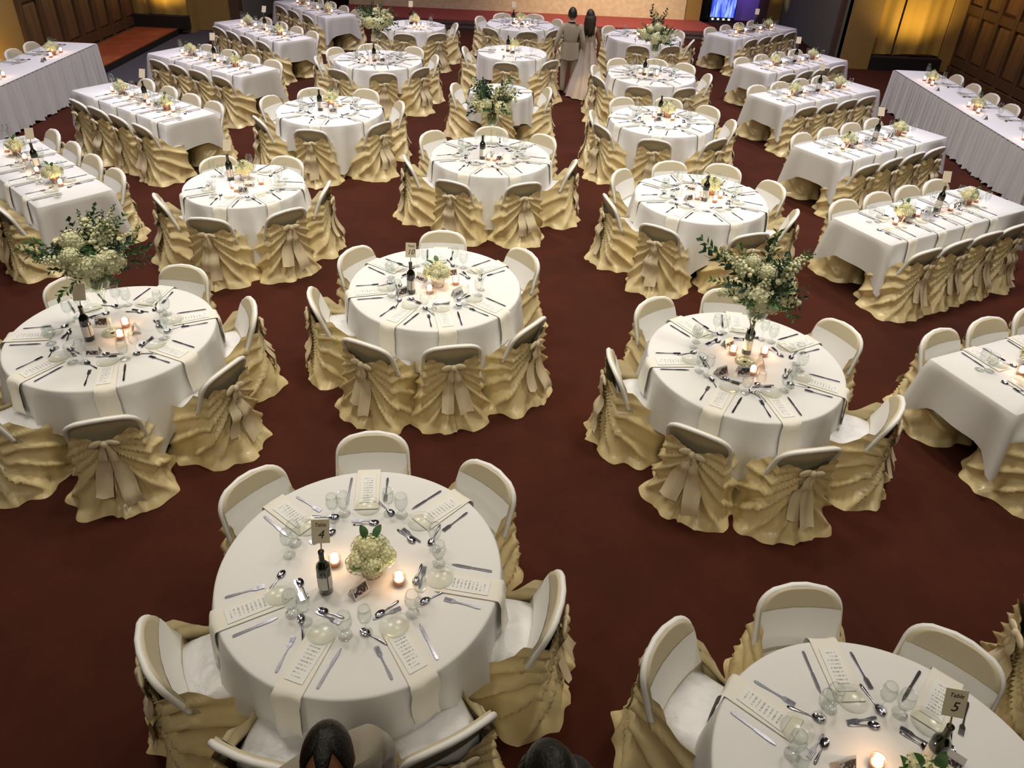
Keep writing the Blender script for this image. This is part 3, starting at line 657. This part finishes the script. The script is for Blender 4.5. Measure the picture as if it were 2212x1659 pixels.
def round_table(key):
    x, y, R, phi, seats, ph = ROUND[key]
    t = thing('round_table', 'folding table under the cloth of the ' + ph, 'table', (x, y, 0), R_(phi), 'round banquet tables'); table_frame(t, R)
    cl = ob('tablecloth', round_cloth(R, R_(phi + 45), ord(key), 2 * R + .72), None, (x, y, 0))
    tag(cl, 'white draped tablecloth on the ' + ph, 'tablecloth', 'white round tablecloths')
    used = {}
    for deg, dist in seats:
        hr = clock(deg)
        while hr in used:
            hr = clock(deg + 30)
            if hr in used: hr = clock(deg - 30)
            break
        used[hr] = 1
        a = R_(deg); chair(x + dist * math.cos(a), y + dist * math.sin(a), a + PI, 'satin covered chair at %s of the %s' % (hr, ph), 'covered chairs at the round tables')
        dd = .0 if R > .6 else 0
        if R > .6 or True:
            setting(x + R * math.cos(a), y + R * math.sin(a), a + PI, 'at %s of the %s' % (hr, ph), compact=R < .70)
    return x, y, ph
def P_(key): return ROUND[key][0], ROUND[key][1], ROUND[key][5]
for k in ROUND: round_table(k)

# ------------------------------------------------------------------ what stands in the middle of each round table (offsets in metres)
def decor(key, bott, bowl, cands, tents, num=None, card=True, bowlm='silver', crz=0, cs=1.0):
    x, y, ph = P_(key)
    if bott:
        bottle(x + bott[0], y + bott[1], 'on the ' + ph)
        if card: number_card(x + bott[0], y + bott[1] + .018, TZ + .345, 'on the ' + ph, num, crz, sc=cs)
    if bowl: small_flowers(x + bowl[0], y + bowl[1], TZ + .005, 'on the ' + ph, bowlm, bowl[2] if len(bowl) > 2 else 1, ord(key))
    side = ['leftmost', 'middle', 'rightmost', 'last']
    for i, (dx, dy) in enumerate(sorted(cands)):
        w_ = 'alone' if len(cands) == 1 else (('left' if i == 0 else 'right') if len(cands) == 2 else side[i])
        candle(x + dx, y + dy, '(%s one) on the %s' % (w_, ph))
    for i, (dx, dy, rz) in enumerate(sorted(tents)):
        w_ = 'only' if len(tents) == 1 else (('left' if i == 0 else 'right') if len(tents) == 2 else ORD[i] + ' from left')
        tent_card(x + dx, y + dy, R_(rz), '(%s) on the %s' % (w_, ph), i % 2 == 0)
decor('A', (-.154, -.16), (.066, -.03, 1.12), [(-.145, .015), (.222, -.09)], [(.02, -.165, 50)], '4', crz=.12)
decor('B', (.205, .15), (.075, -.03, 1.15), [(-.036, .13)], [(-.18, .12, 20), (.314, .17, -40)], '5', crz=-.15)
decor('C', (-.125, -.11), None, [(.06, .10), (.10, -.077)], [(-.13, .106, 10), (.0, -.30, 5), (.17, .03, -60)], crz=.2)
decor('D', (-.194, -.15), (.023, .0, 1.05), [(-.035, -.137), (.18, .044)], [(-.27, -.19, 40), (-.133, .084, -30), (.129, .2, 20), (.21, -.15, 50)], '10')
decor('E', (.04, .125), None, [(-.075, .107), (.176, .105), (.019, -.165)], [(-.23, -.19, 30), (-.06, -.175, 0), (-.09, .22, 35), (.109, -.05, 80)], crz=-.1)
decor('F', (-.19, .12), (-.04, .16), [(-.089, -.11), (.18, .04), (-.02, -.20)], [(.084, -.06, 0), (.07, -.24, 10)], None)
decor('G', (-.10, -.14), None, [(-.02, -.17), (.13, -.11), (.06, -.19)], [(.1, -.18, 0)], card=False)
decor('H', (.024, -.10), (.13, .10), [(-.051, -.07), (.23, .01), (.14, -.13)], [(-.162, -.12, 30), (-.072, .2, -20)], card=False, bowlm='copper')
decor('I', (-.124, -.05), (-.02, .16), [(.026, -.035), (.11, .2)], [(.083, -.13, 0)], card=False, bowlm='copper')
decor('J', (.0, .24), (.11, .19), [(-.099, .14), (.166, .04)], [(-.07, -.06, 20)], card=False, bowlm='copper')
decor('K', (-.05, -.14), None, [(-.19, -.10), (.07, -.10), (-.25, .05)], [(.1, -.16, 0)], None)
decor('L', (-.14, -.03), None, [(-.04, -.09), (.10, .06), (-.2, .06), (.08, -.08)], [(-.04, -.16, 0)], card=False)
decor('M', (-.092, .05), (.0, .16), [(-.2, .17), (.006, .03)], [(.0, -.15, 0)], card=False)
decor('O', (-.10, .17), (.0, .12), [(.025, -.2), (.2, -.13), (.11, -.17)], [], None, bowlm='copper')
decor('P', (-.16, -.01), (.007, .17), [(-.09, -.05), (.064, -.10), (.16, -.09)], [(.03, -.18, 0)], None)
decor('Q', None, None, [(-.12, .0), (.03, -.08)], [(-.2, .1, 0)])
for k, seed, sp in (('C', 3, [(2.9, .15, 1.2), (3.3, .28, 1.05), (1.7, .9, .9)]), ('E', 8, [(2.5, .45, 1.35), (1.2, .75, 1.1), (.5, .6, .9)]), ('G', 12, [(2.6, .9, .8)]),
                    ('K', 21, [(2.0, .9, .9), (.3, .4, .8)]), ('L', 33, [(2.2, 1.2, 1.2), (.9, 1.1, 1.1)])):
    x, y, ph = P_(k); tall_flowers(x, y, TZ + .005, 'on the ' + ph, seed, sp)

# ================================================================== RECTANGULAR TABLES
def rect_cloth(L, W, seed):
    r = random.Random(seed); ph = [r.uniform(0, 6.3) for _ in range(6)]; pts = []; n = []
    hx, hy = L / 2 + .003, W / 2 + .003; nx, ny = 44, 16
    for i in range(nx): pts.append((-hx + 2 * hx * i / nx, -hy, 0, -1))
    for i in range(ny): pts.append((hx, -hy + 2 * hy * i / ny, 1, 0))
    for i in range(nx): pts.append((hx - 2 * hx * i / nx, hy, 0, 1))
    for i in range(ny): pts.append((-hx, hy - 2 * hy * i / ny, -1, 0))
    N = len(pts); v = []; rows = [('t', .0), ('t', .5), ('t', 1), ('e', .5), ('e', 1), ('s', .12), ('s', .25), ('s', .42), ('s', .6), ('s', .8), ('s', 1)]
    for kind, k in rows:
        for i, (x, y, ax, ay) in enumerate(pts):
            dc = min(math.hypot(abs(x) - hx, abs(y) - hy), .3); cr = smooth01(1 - dc / .22)
            drop = .37 + .17 * cr + .012 * math.sin(x * 7 + y * 5 + ph[0])
            cx, cy = (1 if x > 0 else -1) * .7, (1 if y > 0 else -1) * .7
            if kind == 't': p = ((x * (.02 + .98 * k) if k < 1 else x), (y * (.02 + .98 * k) if k < 1 else y), 0)
            elif kind == 'e': p = (x + ax * .006 * k, y + ay * .006 * k, -.010 * k)
            else:
                fold = math.sin((x + y) * 9 + ph[1]) * .5 + math.sin((x - y) * 15 + ph[2]) * .3
                o = .008 + .022 * k + .022 * k * fold * (1 - cr)
                p = (x + ax * o * (1 - cr) + cx * cr * (.02 + .10 * k), y + ay * o * (1 - cr) + cy * cr * (.02 + .10 * k), -.010 - drop * k)
                if abs(ax) + abs(ay) and cr > 0 and cr < .75: p = (p[0] - ax * .05 * k * math.sin(cr * 4), p[1] - ay * .05 * k * math.sin(cr * 4), p[2])
            v.append((p[0], p[1], TZ + .004 + p[2]))
    f = gridfaces(N, len(rows), True); f.append(tuple(range(N))); return me('tablecloth', v, f, 'cloth')
RC = [rect_cloth(2.44, .762, s) for s in range(3)]
NEAR_R = [-.98, -.45, .06, .55]; FAR_R = [-.80, -.22, .32, .86]; NEAR_L = [-.58, -.06, .48, 1.06]; FAR_L = [-.86, -.25, .33, .89]
RECT = [  # x, y, heading deg, near seats, far seats, phrase
 (-5.635, 8.327, -41.7, [-.12, .42, .98], [-1.05, -.42, .18, .80], 'fifth left long table from stage'),
 (-5.569, 11.063, -35.4, NEAR_L, FAR_L, 'fourth left long table from stage'),
 (-5.468, 13.604, -32.0, NEAR_L, FAR_L, 'third left long table from stage'),
 (-5.387, 16.298, -42.0, NEAR_L, FAR_L, 'second left long table from stage'),
 (-4.98, 18.95, -47.0, [-.4, .2, .85], FAR_L, 'first left long table by stage'),
 (4.661, 5.321, 24.5, [-.9, -.35], [-.86, -.28, .28], 'sixth right long table from stage'),
 (4.784, 8.236, 29.8, NEAR_R, FAR_R, 'fifth right long table from stage'),
 (5.037, 10.800, 33.8, NEAR_R, FAR_R, 'fourth right long table from stage'),
 (5.038, 13.418, 33.2, NEAR_R, FAR_R, 'third right long table from stage'),
 (5.274, 15.605, 36.2, NEAR_R, FAR_R, 'second right long table from stage'),
 (5.226, 18.668, 42.0, NEAR_R, FAR_R, 'first right long table by stage')]
for n, (x, y, deg, near, far, ph) in enumerate(RECT):
    a = R_(deg); ca, sa = math.cos(a), math.sin(a); T = lambda lx, ly: (x + ca * lx - sa * ly, y + sa * lx + ca * ly)
    t = thing('rectangular_table', 'folding table under the cloth of the ' + ph, 'table', (x, y, 0), a, 'rectangular banquet tables'); table_frame(t, None, 2.44, .762)
    tag(ob('tablecloth', RC[n % 3], None, (x, y, 0), a), 'white tablecloth on the ' + ph, 'tablecloth', 'white rectangular tablecloths')
    for row, lst, sgn in (('near row', near, -1), ('far row', far, 1)):
        for i, lx in enumerate(lst):
            px, py = T(lx, sgn * (.665 if sgn < 0 else .63)); face = a + (PI / 2 if sgn < 0 else -PI / 2)
            where = '%s %s from left, %s' % (row, ORD[i], ph)
            chair(px, py, face + random.uniform(-.05, .05), 'satin covered chair, ' + where, 'covered chairs at the rectangular tables')
            ex, ey = T(max(-1.1, min(1.1, lx * .92)), sgn * .381)
            setting(ex, ey, face, ', ' + where, compact=True)
    bx, by = T(.08, .03); bottle(bx, by, 'on the ' + ph)
    cx, cy = bx, by + .018; number_card(cx, cy, TZ + .345, 'on the ' + ph, None, random.uniform(-.3, .3))
    for i, lx in enumerate((-.55, .62)):
        fx, fy = T(lx, .02); small_flowers(fx, fy, TZ + .005, '(%s) on the %s' % (('left', 'right')[i], ph), 'copper', .92, n * 7 + i)
    for i, lx in enumerate((-.72, -.28, .24, .78)):
        fx, fy = T(lx, -.03 + .05 * (i % 2)); candle(fx, fy, '(%s from left) on the %s' % (ORD[i], ph))
    for i, lx in enumerate((-.42, .40)):
        fx, fy = T(lx, .0); tent_card(fx, fy, a + .3 * (i - .5), '(%s) on the %s' % (('left', 'right')[i], ph), True)

# ------------------------------------------------------------------ skirted head tables along the sides
def head_table(xf, side, y0, y1, ph, chairs_y, seat_x):
    W = .762; xc = xf + side * W / 2; L = y1 - y0; yc = (y0 + y1) / 2
    t = thing('head_table', 'long folding table inside the pleated skirt of the ' + ph, 'table', (xc, yc, 0), PI / 2, 'skirted head tables'); table_frame(t, None, L, W)
    q = MB(); q.box((-W / 2 - .006, -L / 2 - .006, TZ - .006), (W / 2 + .006, L / 2 + .006, TZ + .004))
    tag(ob('tablecloth', q.mesh('tablecloth', 'cloth', False), None, (xc, yc, 0)), 'flat white tablecloth on the ' + ph, 'tablecloth', 'head table cloths')
    pts = []; hx, hy = W / 2 + .012, L / 2 + .012; step = .011
    per = [(-hx, -hy), (hx, -hy), (hx, hy), (-hx, hy)]
    for i in range(4):
        p0, p1 = per[i], per[(i + 1) % 4]; l = math.hypot(p1[0] - p0[0], p1[1] - p0[1]); n = int(l / step); nx, ny = (p1[1] - p0[1]) / l, -(p1[0] - p0[0]) / l
        for k in range(n): u = k / n; pts.append((p0[0] + (p1[0] - p0[0]) * u, p0[1] + (p1[1] - p0[1]) * u, nx, ny, l * u))
    N = len(pts); v = []
    for k, z in ((0, TZ - .004), (.1, TZ - .06), (.4, .45), (.8, .15), (1, .03)):
        for i, (x, y, nx, ny, s) in enumerate(pts):
            o = .004 + (.026 + .030 * k) * ((1 - abs(math.sin(s * 26 + .9 * math.sin(s * 5.1)))) ** 1.3 + .35 * math.sin(s * 113) * .6 + .3 * k * math.sin(s * 17 + 1))
            v.append((x + nx * o, y + ny * o, z + (.018 * math.sin(s * 31 + math.sin(s * 9)) if k == 1 else 0)))
    d = me('table_skirt', v, gridfaces(N, 5, True), 'skirt')
    tag(ob('table_skirt', d, None, (xc, yc, 0)), 'pleated white skirt hanging round the ' + ph, 'table skirt', 'head table skirts')
    for i, cy in enumerate(chairs_y):
        chair(seat_x, cy, 0 if side < 0 else PI, 'satin covered chair behind the %s, %s from far end' % (ph, ORD[i]), 'covered chairs behind the head tables')
        setting(xf + side * W, cy, 0 if side < 0 else PI, '%s from far end of the %s' % (ORD[i], ph), compact=True)
    for i, cy in enumerate(np.arange(y1 - .95, y0 + .3, -1.7)):
        small_flowers(xf + side * .26, cy, TZ + .005, '%s from far end of the %s' % (ORD[i], ph), 'copper', 1.0, 50 + i)
        candle(xf + side * .20, cy - .18, '(%s from far end) on the %s' % (ORD[2 * i], ph)); candle(xf + side * .22, cy + .18, '(%s from far end) on the %s' % (ORD[2 * i + 1], ph))
        tent_card(xf + side * .15, cy - .5, PI / 2, '(%s from far end) on the %s' % (ORD[i], ph), True)
head_table(7.20, 1, 10.45, 15.38, 'right skirted head table', [14.97, 14.31, 13.66, 13.0, 12.3, 11.6], 8.24)
head_table(-7.90, -1, 9.6, 14.45, 'left skirted head table', [14.12, 13.55, 12.95], -8.93)
# chair at the right edge of the frame, belonging to a table out of view
chair(2.87, 2.68, R_(-12), 'satin covered chair cut off by the right edge above the corner table', 'covered chairs at the round tables')

# ================================================================== PEOPLE
def skin_body(verts, edges, rad, name):
    """one continuous body grown round a skeleton; verts {key:(x,y,z)}, rad {key:(rx,ry)}"""
    keys = list(verts); d = bpy.data.meshes.new(name); d.from_pydata([verts[k] for k in keys], [(keys.index(a), keys.index(b)) for a, b in edges], [])
    o = bpy.data.objects.new(name, d); C.objects.link(o)
    o.modifiers.new('s', 'SKIN'); 
    for i, k in enumerate(keys):
        sv = d.skin_vertices[0].data[i]; sv.radius = rad[k] if isinstance(rad[k], tuple) else (rad[k], rad[k]); sv.use_root = (k == 'pelvis')
    m = o.modifiers.new('u', 'SUBSURF'); m.levels = 2; m.render_levels = 2
    bpy.context.view_layer.update()
    r = bpy.data.meshes.new_from_object(o.evaluated_get(bpy.context.evaluated_depsgraph_get())); bpy.data.objects.remove(o)
    r.polygons.foreach_set('use_smooth', [True] * len(r.polygons)); return r
def head_verts(n=28, m=22):
    """head about 0.23 tall centred on the origin, facing -y"""
    v = []
    for j in range(m + 1):
        t = PI * j / m; z = math.cos(t)
        for i in range(n):
            a = 2 * PI * i / n; x, y = math.sin(t) * math.cos(a), math.sin(t) * math.sin(a)
            wx, wy = .074, .094
            if z < 0: wx *= 1 + .30 * z * (1 if y < 0 else .6); wy *= 1 + .10 * z
            px, py, pz = wx * x, wy * y, .116 * z
            if y < -.6:                                      # face
                c_ = math.exp(-(x / .16) ** 2)
                if -.35 < z < .12: py -= .020 * c_ * smooth01((.12 - z) / .40)            # nose
                py += .008 * math.exp(-((abs(x) - .42) / .17) ** 2) * math.exp(-((z - .05) / .12) ** 2)   # eye sockets
                py -= .005 * math.exp(-((z - .20) / .09) ** 2)                             # brow
                py -= .007 * math.exp(-((z + .55) / .10) ** 2) * math.exp(-(x / .35) ** 2)   # lips
                py -= .010 * math.exp(-((z + .85) / .15) ** 2) * math.exp(-(x / .4) ** 2)    # chin
            v.append((px, py, pz))
    return v, gridfaces(n, m + 1, True)
def hand(q, wrist, dirv, side, k):
    """palm, four bent fingers and a thumb"""
    w_ = Vector(wrist); d = Vector(dirv).normalized(); lat = Vector((side * .2, -1, 0)).cross(d).normalized() if abs(d.z) < .9 else Vector((0, -1, 0)); nrm = d.cross(lat).normalized()
    q.tube([tuple(w_), tuple(w_ + d * .04), tuple(w_ + d * .085)], [.022, .030, .030], 8, k)
    for i, L in enumerate((.062, .072, .067, .052)):
        b = w_ + d * .08 + lat * (.021 - .014 * i); p1 = b + d * L * .5 + nrm * .004; p2 = p1 + d * L * .38 + nrm * .018
        q.tube([tuple(b), tuple(p1), tuple(p2)], [.0095, .0085, .007], 6, k)
    b = w_ + d * .03 + lat * .024; q.tube([tuple(b), tuple(b + d * .03 + lat * .022), tuple(b + d * .055 + lat * .026 + nrm * .012)], [.011, .010, .008], 6, k)
EDG = [('pelvis', 'waist'), ('waist', 'chest'), ('chest', 'neck0'), ('neck0', 'neck'), ('chest', 'shL'), ('chest', 'shR'), ('shL', 'elL'), ('elL', 'wrL'), ('shR', 'elR'), ('elR', 'wrR'),
       ('pelvis', 'hipL'), ('pelvis', 'hipR'), ('hipL', 'knL'), ('knL', 'anL'), ('anL', 'toL'), ('hipR', 'knR'), ('knR', 'anR'), ('anR', 'toR')]
def standing(H=1.75, w=1.0, arms=None, lean=0.0):
    s = H / 1.75
    V = dict(pelvis=(0, 0, .93), waist=(0, -.01, 1.08), chest=(0, 0, 1.30), neck0=(0, .012, 1.45), neck=(0, 0, 1.53),
             shL=(.185, .01, 1.40), elL=(.255, .03, 1.12), wrL=(.26, -.05, .88), shR=(-.185, .01, 1.40), elR=(-.255, .03, 1.12), wrR=(-.26, -.05, .88),
             hipL=(.095, 0, .86), knL=(.105, -.015, .48), anL=(.11, .02, .09), toL=(.125, -.13, .04), hipR=(-.095, 0, .86), knR=(-.105, -.015, .48), anR=(-.11, .02, .09), toR=(-.125, -.13, .04))
    if arms: V.update(arms)
    RD = dict(pelvis=(.15 * w, .11), waist=(.145 * w, .105), chest=(.165 * w, .115), neck0=.07, neck=.052, shL=.078, elL=.052, wrL=.032, shR=.078, elR=.052, wrR=.032,
              hipL=.098, knL=.068, anL=.048, toL=.036, hipR=.098, knR=.068, anR=.048, toR=.036)
    V = {k: (x * s, (y - lean * max(0, z - .9)) * s, z * s) for k, (x, y, z) in V.items()}; RD = {k: (tuple(c * s for c in r) if isinstance(r, tuple) else r * s) for k, r in RD.items()}
    return V, RD
def person(label, loc, rz, V, RD, top, legs, shoes, headrot, headpos, hair, sk='skin', hands=True, group=None, name='person'):
    t = thing(name, label, 'person', loc, rz, group)
    body = skin_body(V, EDG, RD, 'body')
    hz = V['neck'][2] - .03; zs = V['anL'][2] + .015
    body.materials.clear()
    for k in (top, sk, shoes, legs): body.materials.append(M_[k])
    zw = V['pelvis'][2] - .06; wr = [Vector(V['wrL']), Vector(V['wrR'])]
    for p in body.polygons:
        c_ = p.center; p.material_index = 1 if c_.z > hz else (2 if c_.z < zs else (3 if c_.z < zw and min((c_ - q_).length for q_ in wr) > .13 else 0))
    # head (same mesh as the body)
    q = MB(); hv, hf = head_verts(); hm = Matrix.Translation(headpos) @ headrot.to_4x4(); q.add([tuple(hm @ Vector(p)) for p in hv], hf, 1)
    for s in (-1, 1): q.ell(tuple(hm @ Vector((s * .075, .012, -.005))), (.012, .022, .032), 8, 6, 1, headrot)
    if hands:
        for s, sh in ((1, 'L'), (-1, 'R')):
            wv = Vector(V['wr' + sh]); dv = wv - Vector(V['el' + sh]); hand(q, tuple(wv), tuple(dv), s, 1)
    n0 = len(body.vertices)
    v = [tuple(p.co) for p in body.vertices] + q.v; f = [tuple(p.vertices) for p in body.polygons] + [tuple(i + n0 for i in g) for g in q.f]; mi = [p.material_index for p in body.polygons] + q.mi
    ob('body', me('body', v, f, [top, sk, shoes, legs], True, mi), t)
    e = MB()
    for s in (-1, 1): e.ell(tuple(hm @ Vector((s * .031, -.080, .006))), (.012, .006, .006), 8, 6, 0, headrot)
    part('eyes', e, 'eyew', t)
    e = MB()
    for s in (-1, 1): e.tube([tuple(hm @ Vector((s * x, y, z))) for x, y, z in ((.014, -.092, .026), (.032, -.090, .032), (.050, -.076, .026))], [.003, .0045, .002], 6)
    part('eyebrows', e, hair[1], t)
    hair[0](t, hm, headrot); return t
def short_hair(m, peak=0.0, rec=.45):
    def f_(t, hm, hr):
        v = []; n, mm = 40, 14
        for j in range(mm):
            for i in range(n):
                a = 2 * PI * i / n; fr = max(0., -math.sin(a))               # 1 at the forehead
                side = abs(math.cos(a))
                tmax = PI * (.66 - .34 * fr ** 1.5 - rec * .24 * math.exp(-((side - .62) / .22) ** 2) * (fr > 0) * min(1, fr * 2) + peak * .10 * math.exp(-(side / .16) ** 2) * (fr > .5))
                th = tmax * j / (mm - 1); k = 1.0 + .10 * (1 - j / (mm - 1)) ** .3 + (.07 if j < mm - 1 else -.03)
                x, y, z = math.sin(th) * math.cos(a), math.sin(th) * math.sin(a), math.cos(th)
                v.append(tuple(hm @ Vector((.074 * x * k, .094 * y * k, .116 * z * k * (1 + .008 * math.sin(i * 3 + j))))))
        fc = gridfaces(n, mm, True); ob('hair', me('hair', v, [tuple(g[::-1]) for g in fc], m), t)
    return f_, m
def long_hair(m, L=.32):
    def f_(t, hm, hr):
        short_hair(m, 0, .2)[0](t, hm, hr); q = MB(); r = random.Random(4)
        for i in range(34):
            a = PI * .02 + PI * .96 * i / 33; x, y = math.cos(a), math.sin(a)
            p0 = hm @ Vector((.060 * x, .080 * y, .055)); p1 = hm @ Vector((.088 * x, .108 * y, -.03)); l = L * r.uniform(.8, 1.1)
            p2 = p1 + Vector((.012 * math.sin(i * 2), .02, -l * .5)); p3 = p1 + Vector((-.02 * x + .012 * math.sin(i), .035, -l))
            q.tube([tuple(p0), tuple(p1), tuple(p2), tuple(p3)], [.012, .022, .022, .007], 6)
        part('hair_locks', q, m, t)
    return f_, m
I3 = Matrix.Identity(3)
# couple seen from behind beside the stage-side tables (facing the stage = +y)
V, RD = standing(1.60, .98, dict(elL=(.285, .07, 1.13), wrL=(.30, .0, .95)))
man = person('man in beige suit seen from behind, arm around the woman in a gown', (.86, 15.30, 0), PI, V, RD, 'suit', 'suit', 'shoe', Matrix.Rotation(R_(8), 3, 'X'), (0, -.005, 1.60 - .105), short_hair('hair', 0, .2))
q = MB(); q.lathe([(.060, 1.375), (.056, 1.40), (.052, 1.412)], 20); part('shirt_collar', q, 'shirt', man)
# jacket hanging over the hips
v = []
for j, z in enumerate(np.linspace(1.02, .70, 8)):
    for i in range(40):
        a = 2 * PI * i / 40; k = 1 + .10 * j / 7; v.append((.168 * k * math.cos(a), .128 * k * math.sin(a) + .005, z + (.01 * math.sin(3 * a) if j == 7 else 0)))
ob('jacket_skirt', me('jacket_skirt', v, gridfaces(40, 8, True), 'suit'), man)
V, RD = standing(1.56, .80, dict(elL=(.25, .05, 1.14), wrL=(.20, -.08, 1.0), shL=(.165, .01, 1.385), shR=(-.165, .01, 1.385), elR=(-.235, .02, 1.12), wrR=(-.22, -.06, .90)))
RD = {k: (tuple(c * .9 for c in r) if isinstance(r, tuple) else r * .85) for k, r in RD.items()}
woman = person('woman in champagne gown with long dark hair, seen from behind', (1.21, 15.42, 0), PI - .1, V, RD, 'skin', 'gown', 'shoe', Matrix.Rotation(R_(6), 3, 'Y'), (0, -.005, 1.56 - .105), long_hair('hairb', .30))
v = []; n = 56; zz = [1.14, 1.08, 1.0, .93, .86, .74, .58, .40, .22, .09, .02]
for j, z in enumerate(zz):
    rx = [.148, .142, .128, .132, .150, .178, .215, .26, .31, .35, .38][j]; ry = [.108, .102, .096, .102, .122, .15, .19, .235, .29, .34, .38][j]
    for i in range(n):
        a = 2 * PI * i / n; fd = 1 + .055 * math.sin(13 * a + 1) * min(1, j / 5) * (j > 3)
        sw = .014 * math.sin((z * 40) + 2.2 * math.cos(a)) if (math.sin(a) > -.2 and 2 < j < 7) else 0
        v.append((rx * fd * math.cos(a), ry * fd * math.sin(a) + (.14 * max(0, math.sin(a)) * smooth01((.5 - z) / .5)) + sw, z))
ob('gown', me('gown', v, gridfaces(n, len(zz), True), 'gown'), woman)
q = MB()
for s in (-1, 1): q.tube([(s * .10, .085, 1.12), (s * .125, .075, 1.22), (s * .10, .02, 1.32), (s * .09, -.07, 1.24), (s * .085, -.09, 1.12)], .017, 8)
part('gown_straps', q, 'gown', woman)
v = []
for j in range(9):
    u = j / 8
    for i in range(15):
        m = -1 + 2 * i / 14; v.append(((.10 + .20 * u) * m + .05 * u, .10 + .26 * u ** 1.3 + .02 * math.sin(m * 9 + u * 3) + .012, 1.02 - .99 * u - .12 * (1 - m * m) * (1 - u) * (j > 0)))
ob('gown_train', me('gown_train', v, gridfaces(15, 9), 'gown2'), woman)
# man under the balcony, head and shoulder at the bottom edge of the frame
V, RD = standing(1.76, 1.06, None, .28)
hp = Vector(V['neck']) + Vector((0, -.055, .100))
hr = Matrix.Rotation(R_(-28), 3, 'Z') @ Matrix.Rotation(R_(-12), 3, 'X')
bman = person('dark-haired man in beige suit standing at the bottom edge', (-.65, 1.49, 0), R_(34), V, RD, 'suit', 'suit', 'shoe', hr, tuple(hp), short_hair('hair', 1.0, .8))
q = MB(); q.lathe([(.066, 0), (.060, .03), (.056, .045)], 20, 0, (V['neck0'][0], V['neck0'][1] - .01, V['neck0'][2] + .01)); part('shirt_collar', q, 'shirt', bman)
V, RD = standing(1.64, .88, None, .12)
hp = Vector(V['neck']) + Vector((0, -.02, .09))
person('dark-haired person in dark clothes at the bottom edge, right of centre', (.15, 1.42, 0), R_(35), V, RD, 'dress', 'dress', 'shoe', Matrix.Rotation(R_(-4), 3, 'X'), tuple(hp), long_hair('hair', .28))
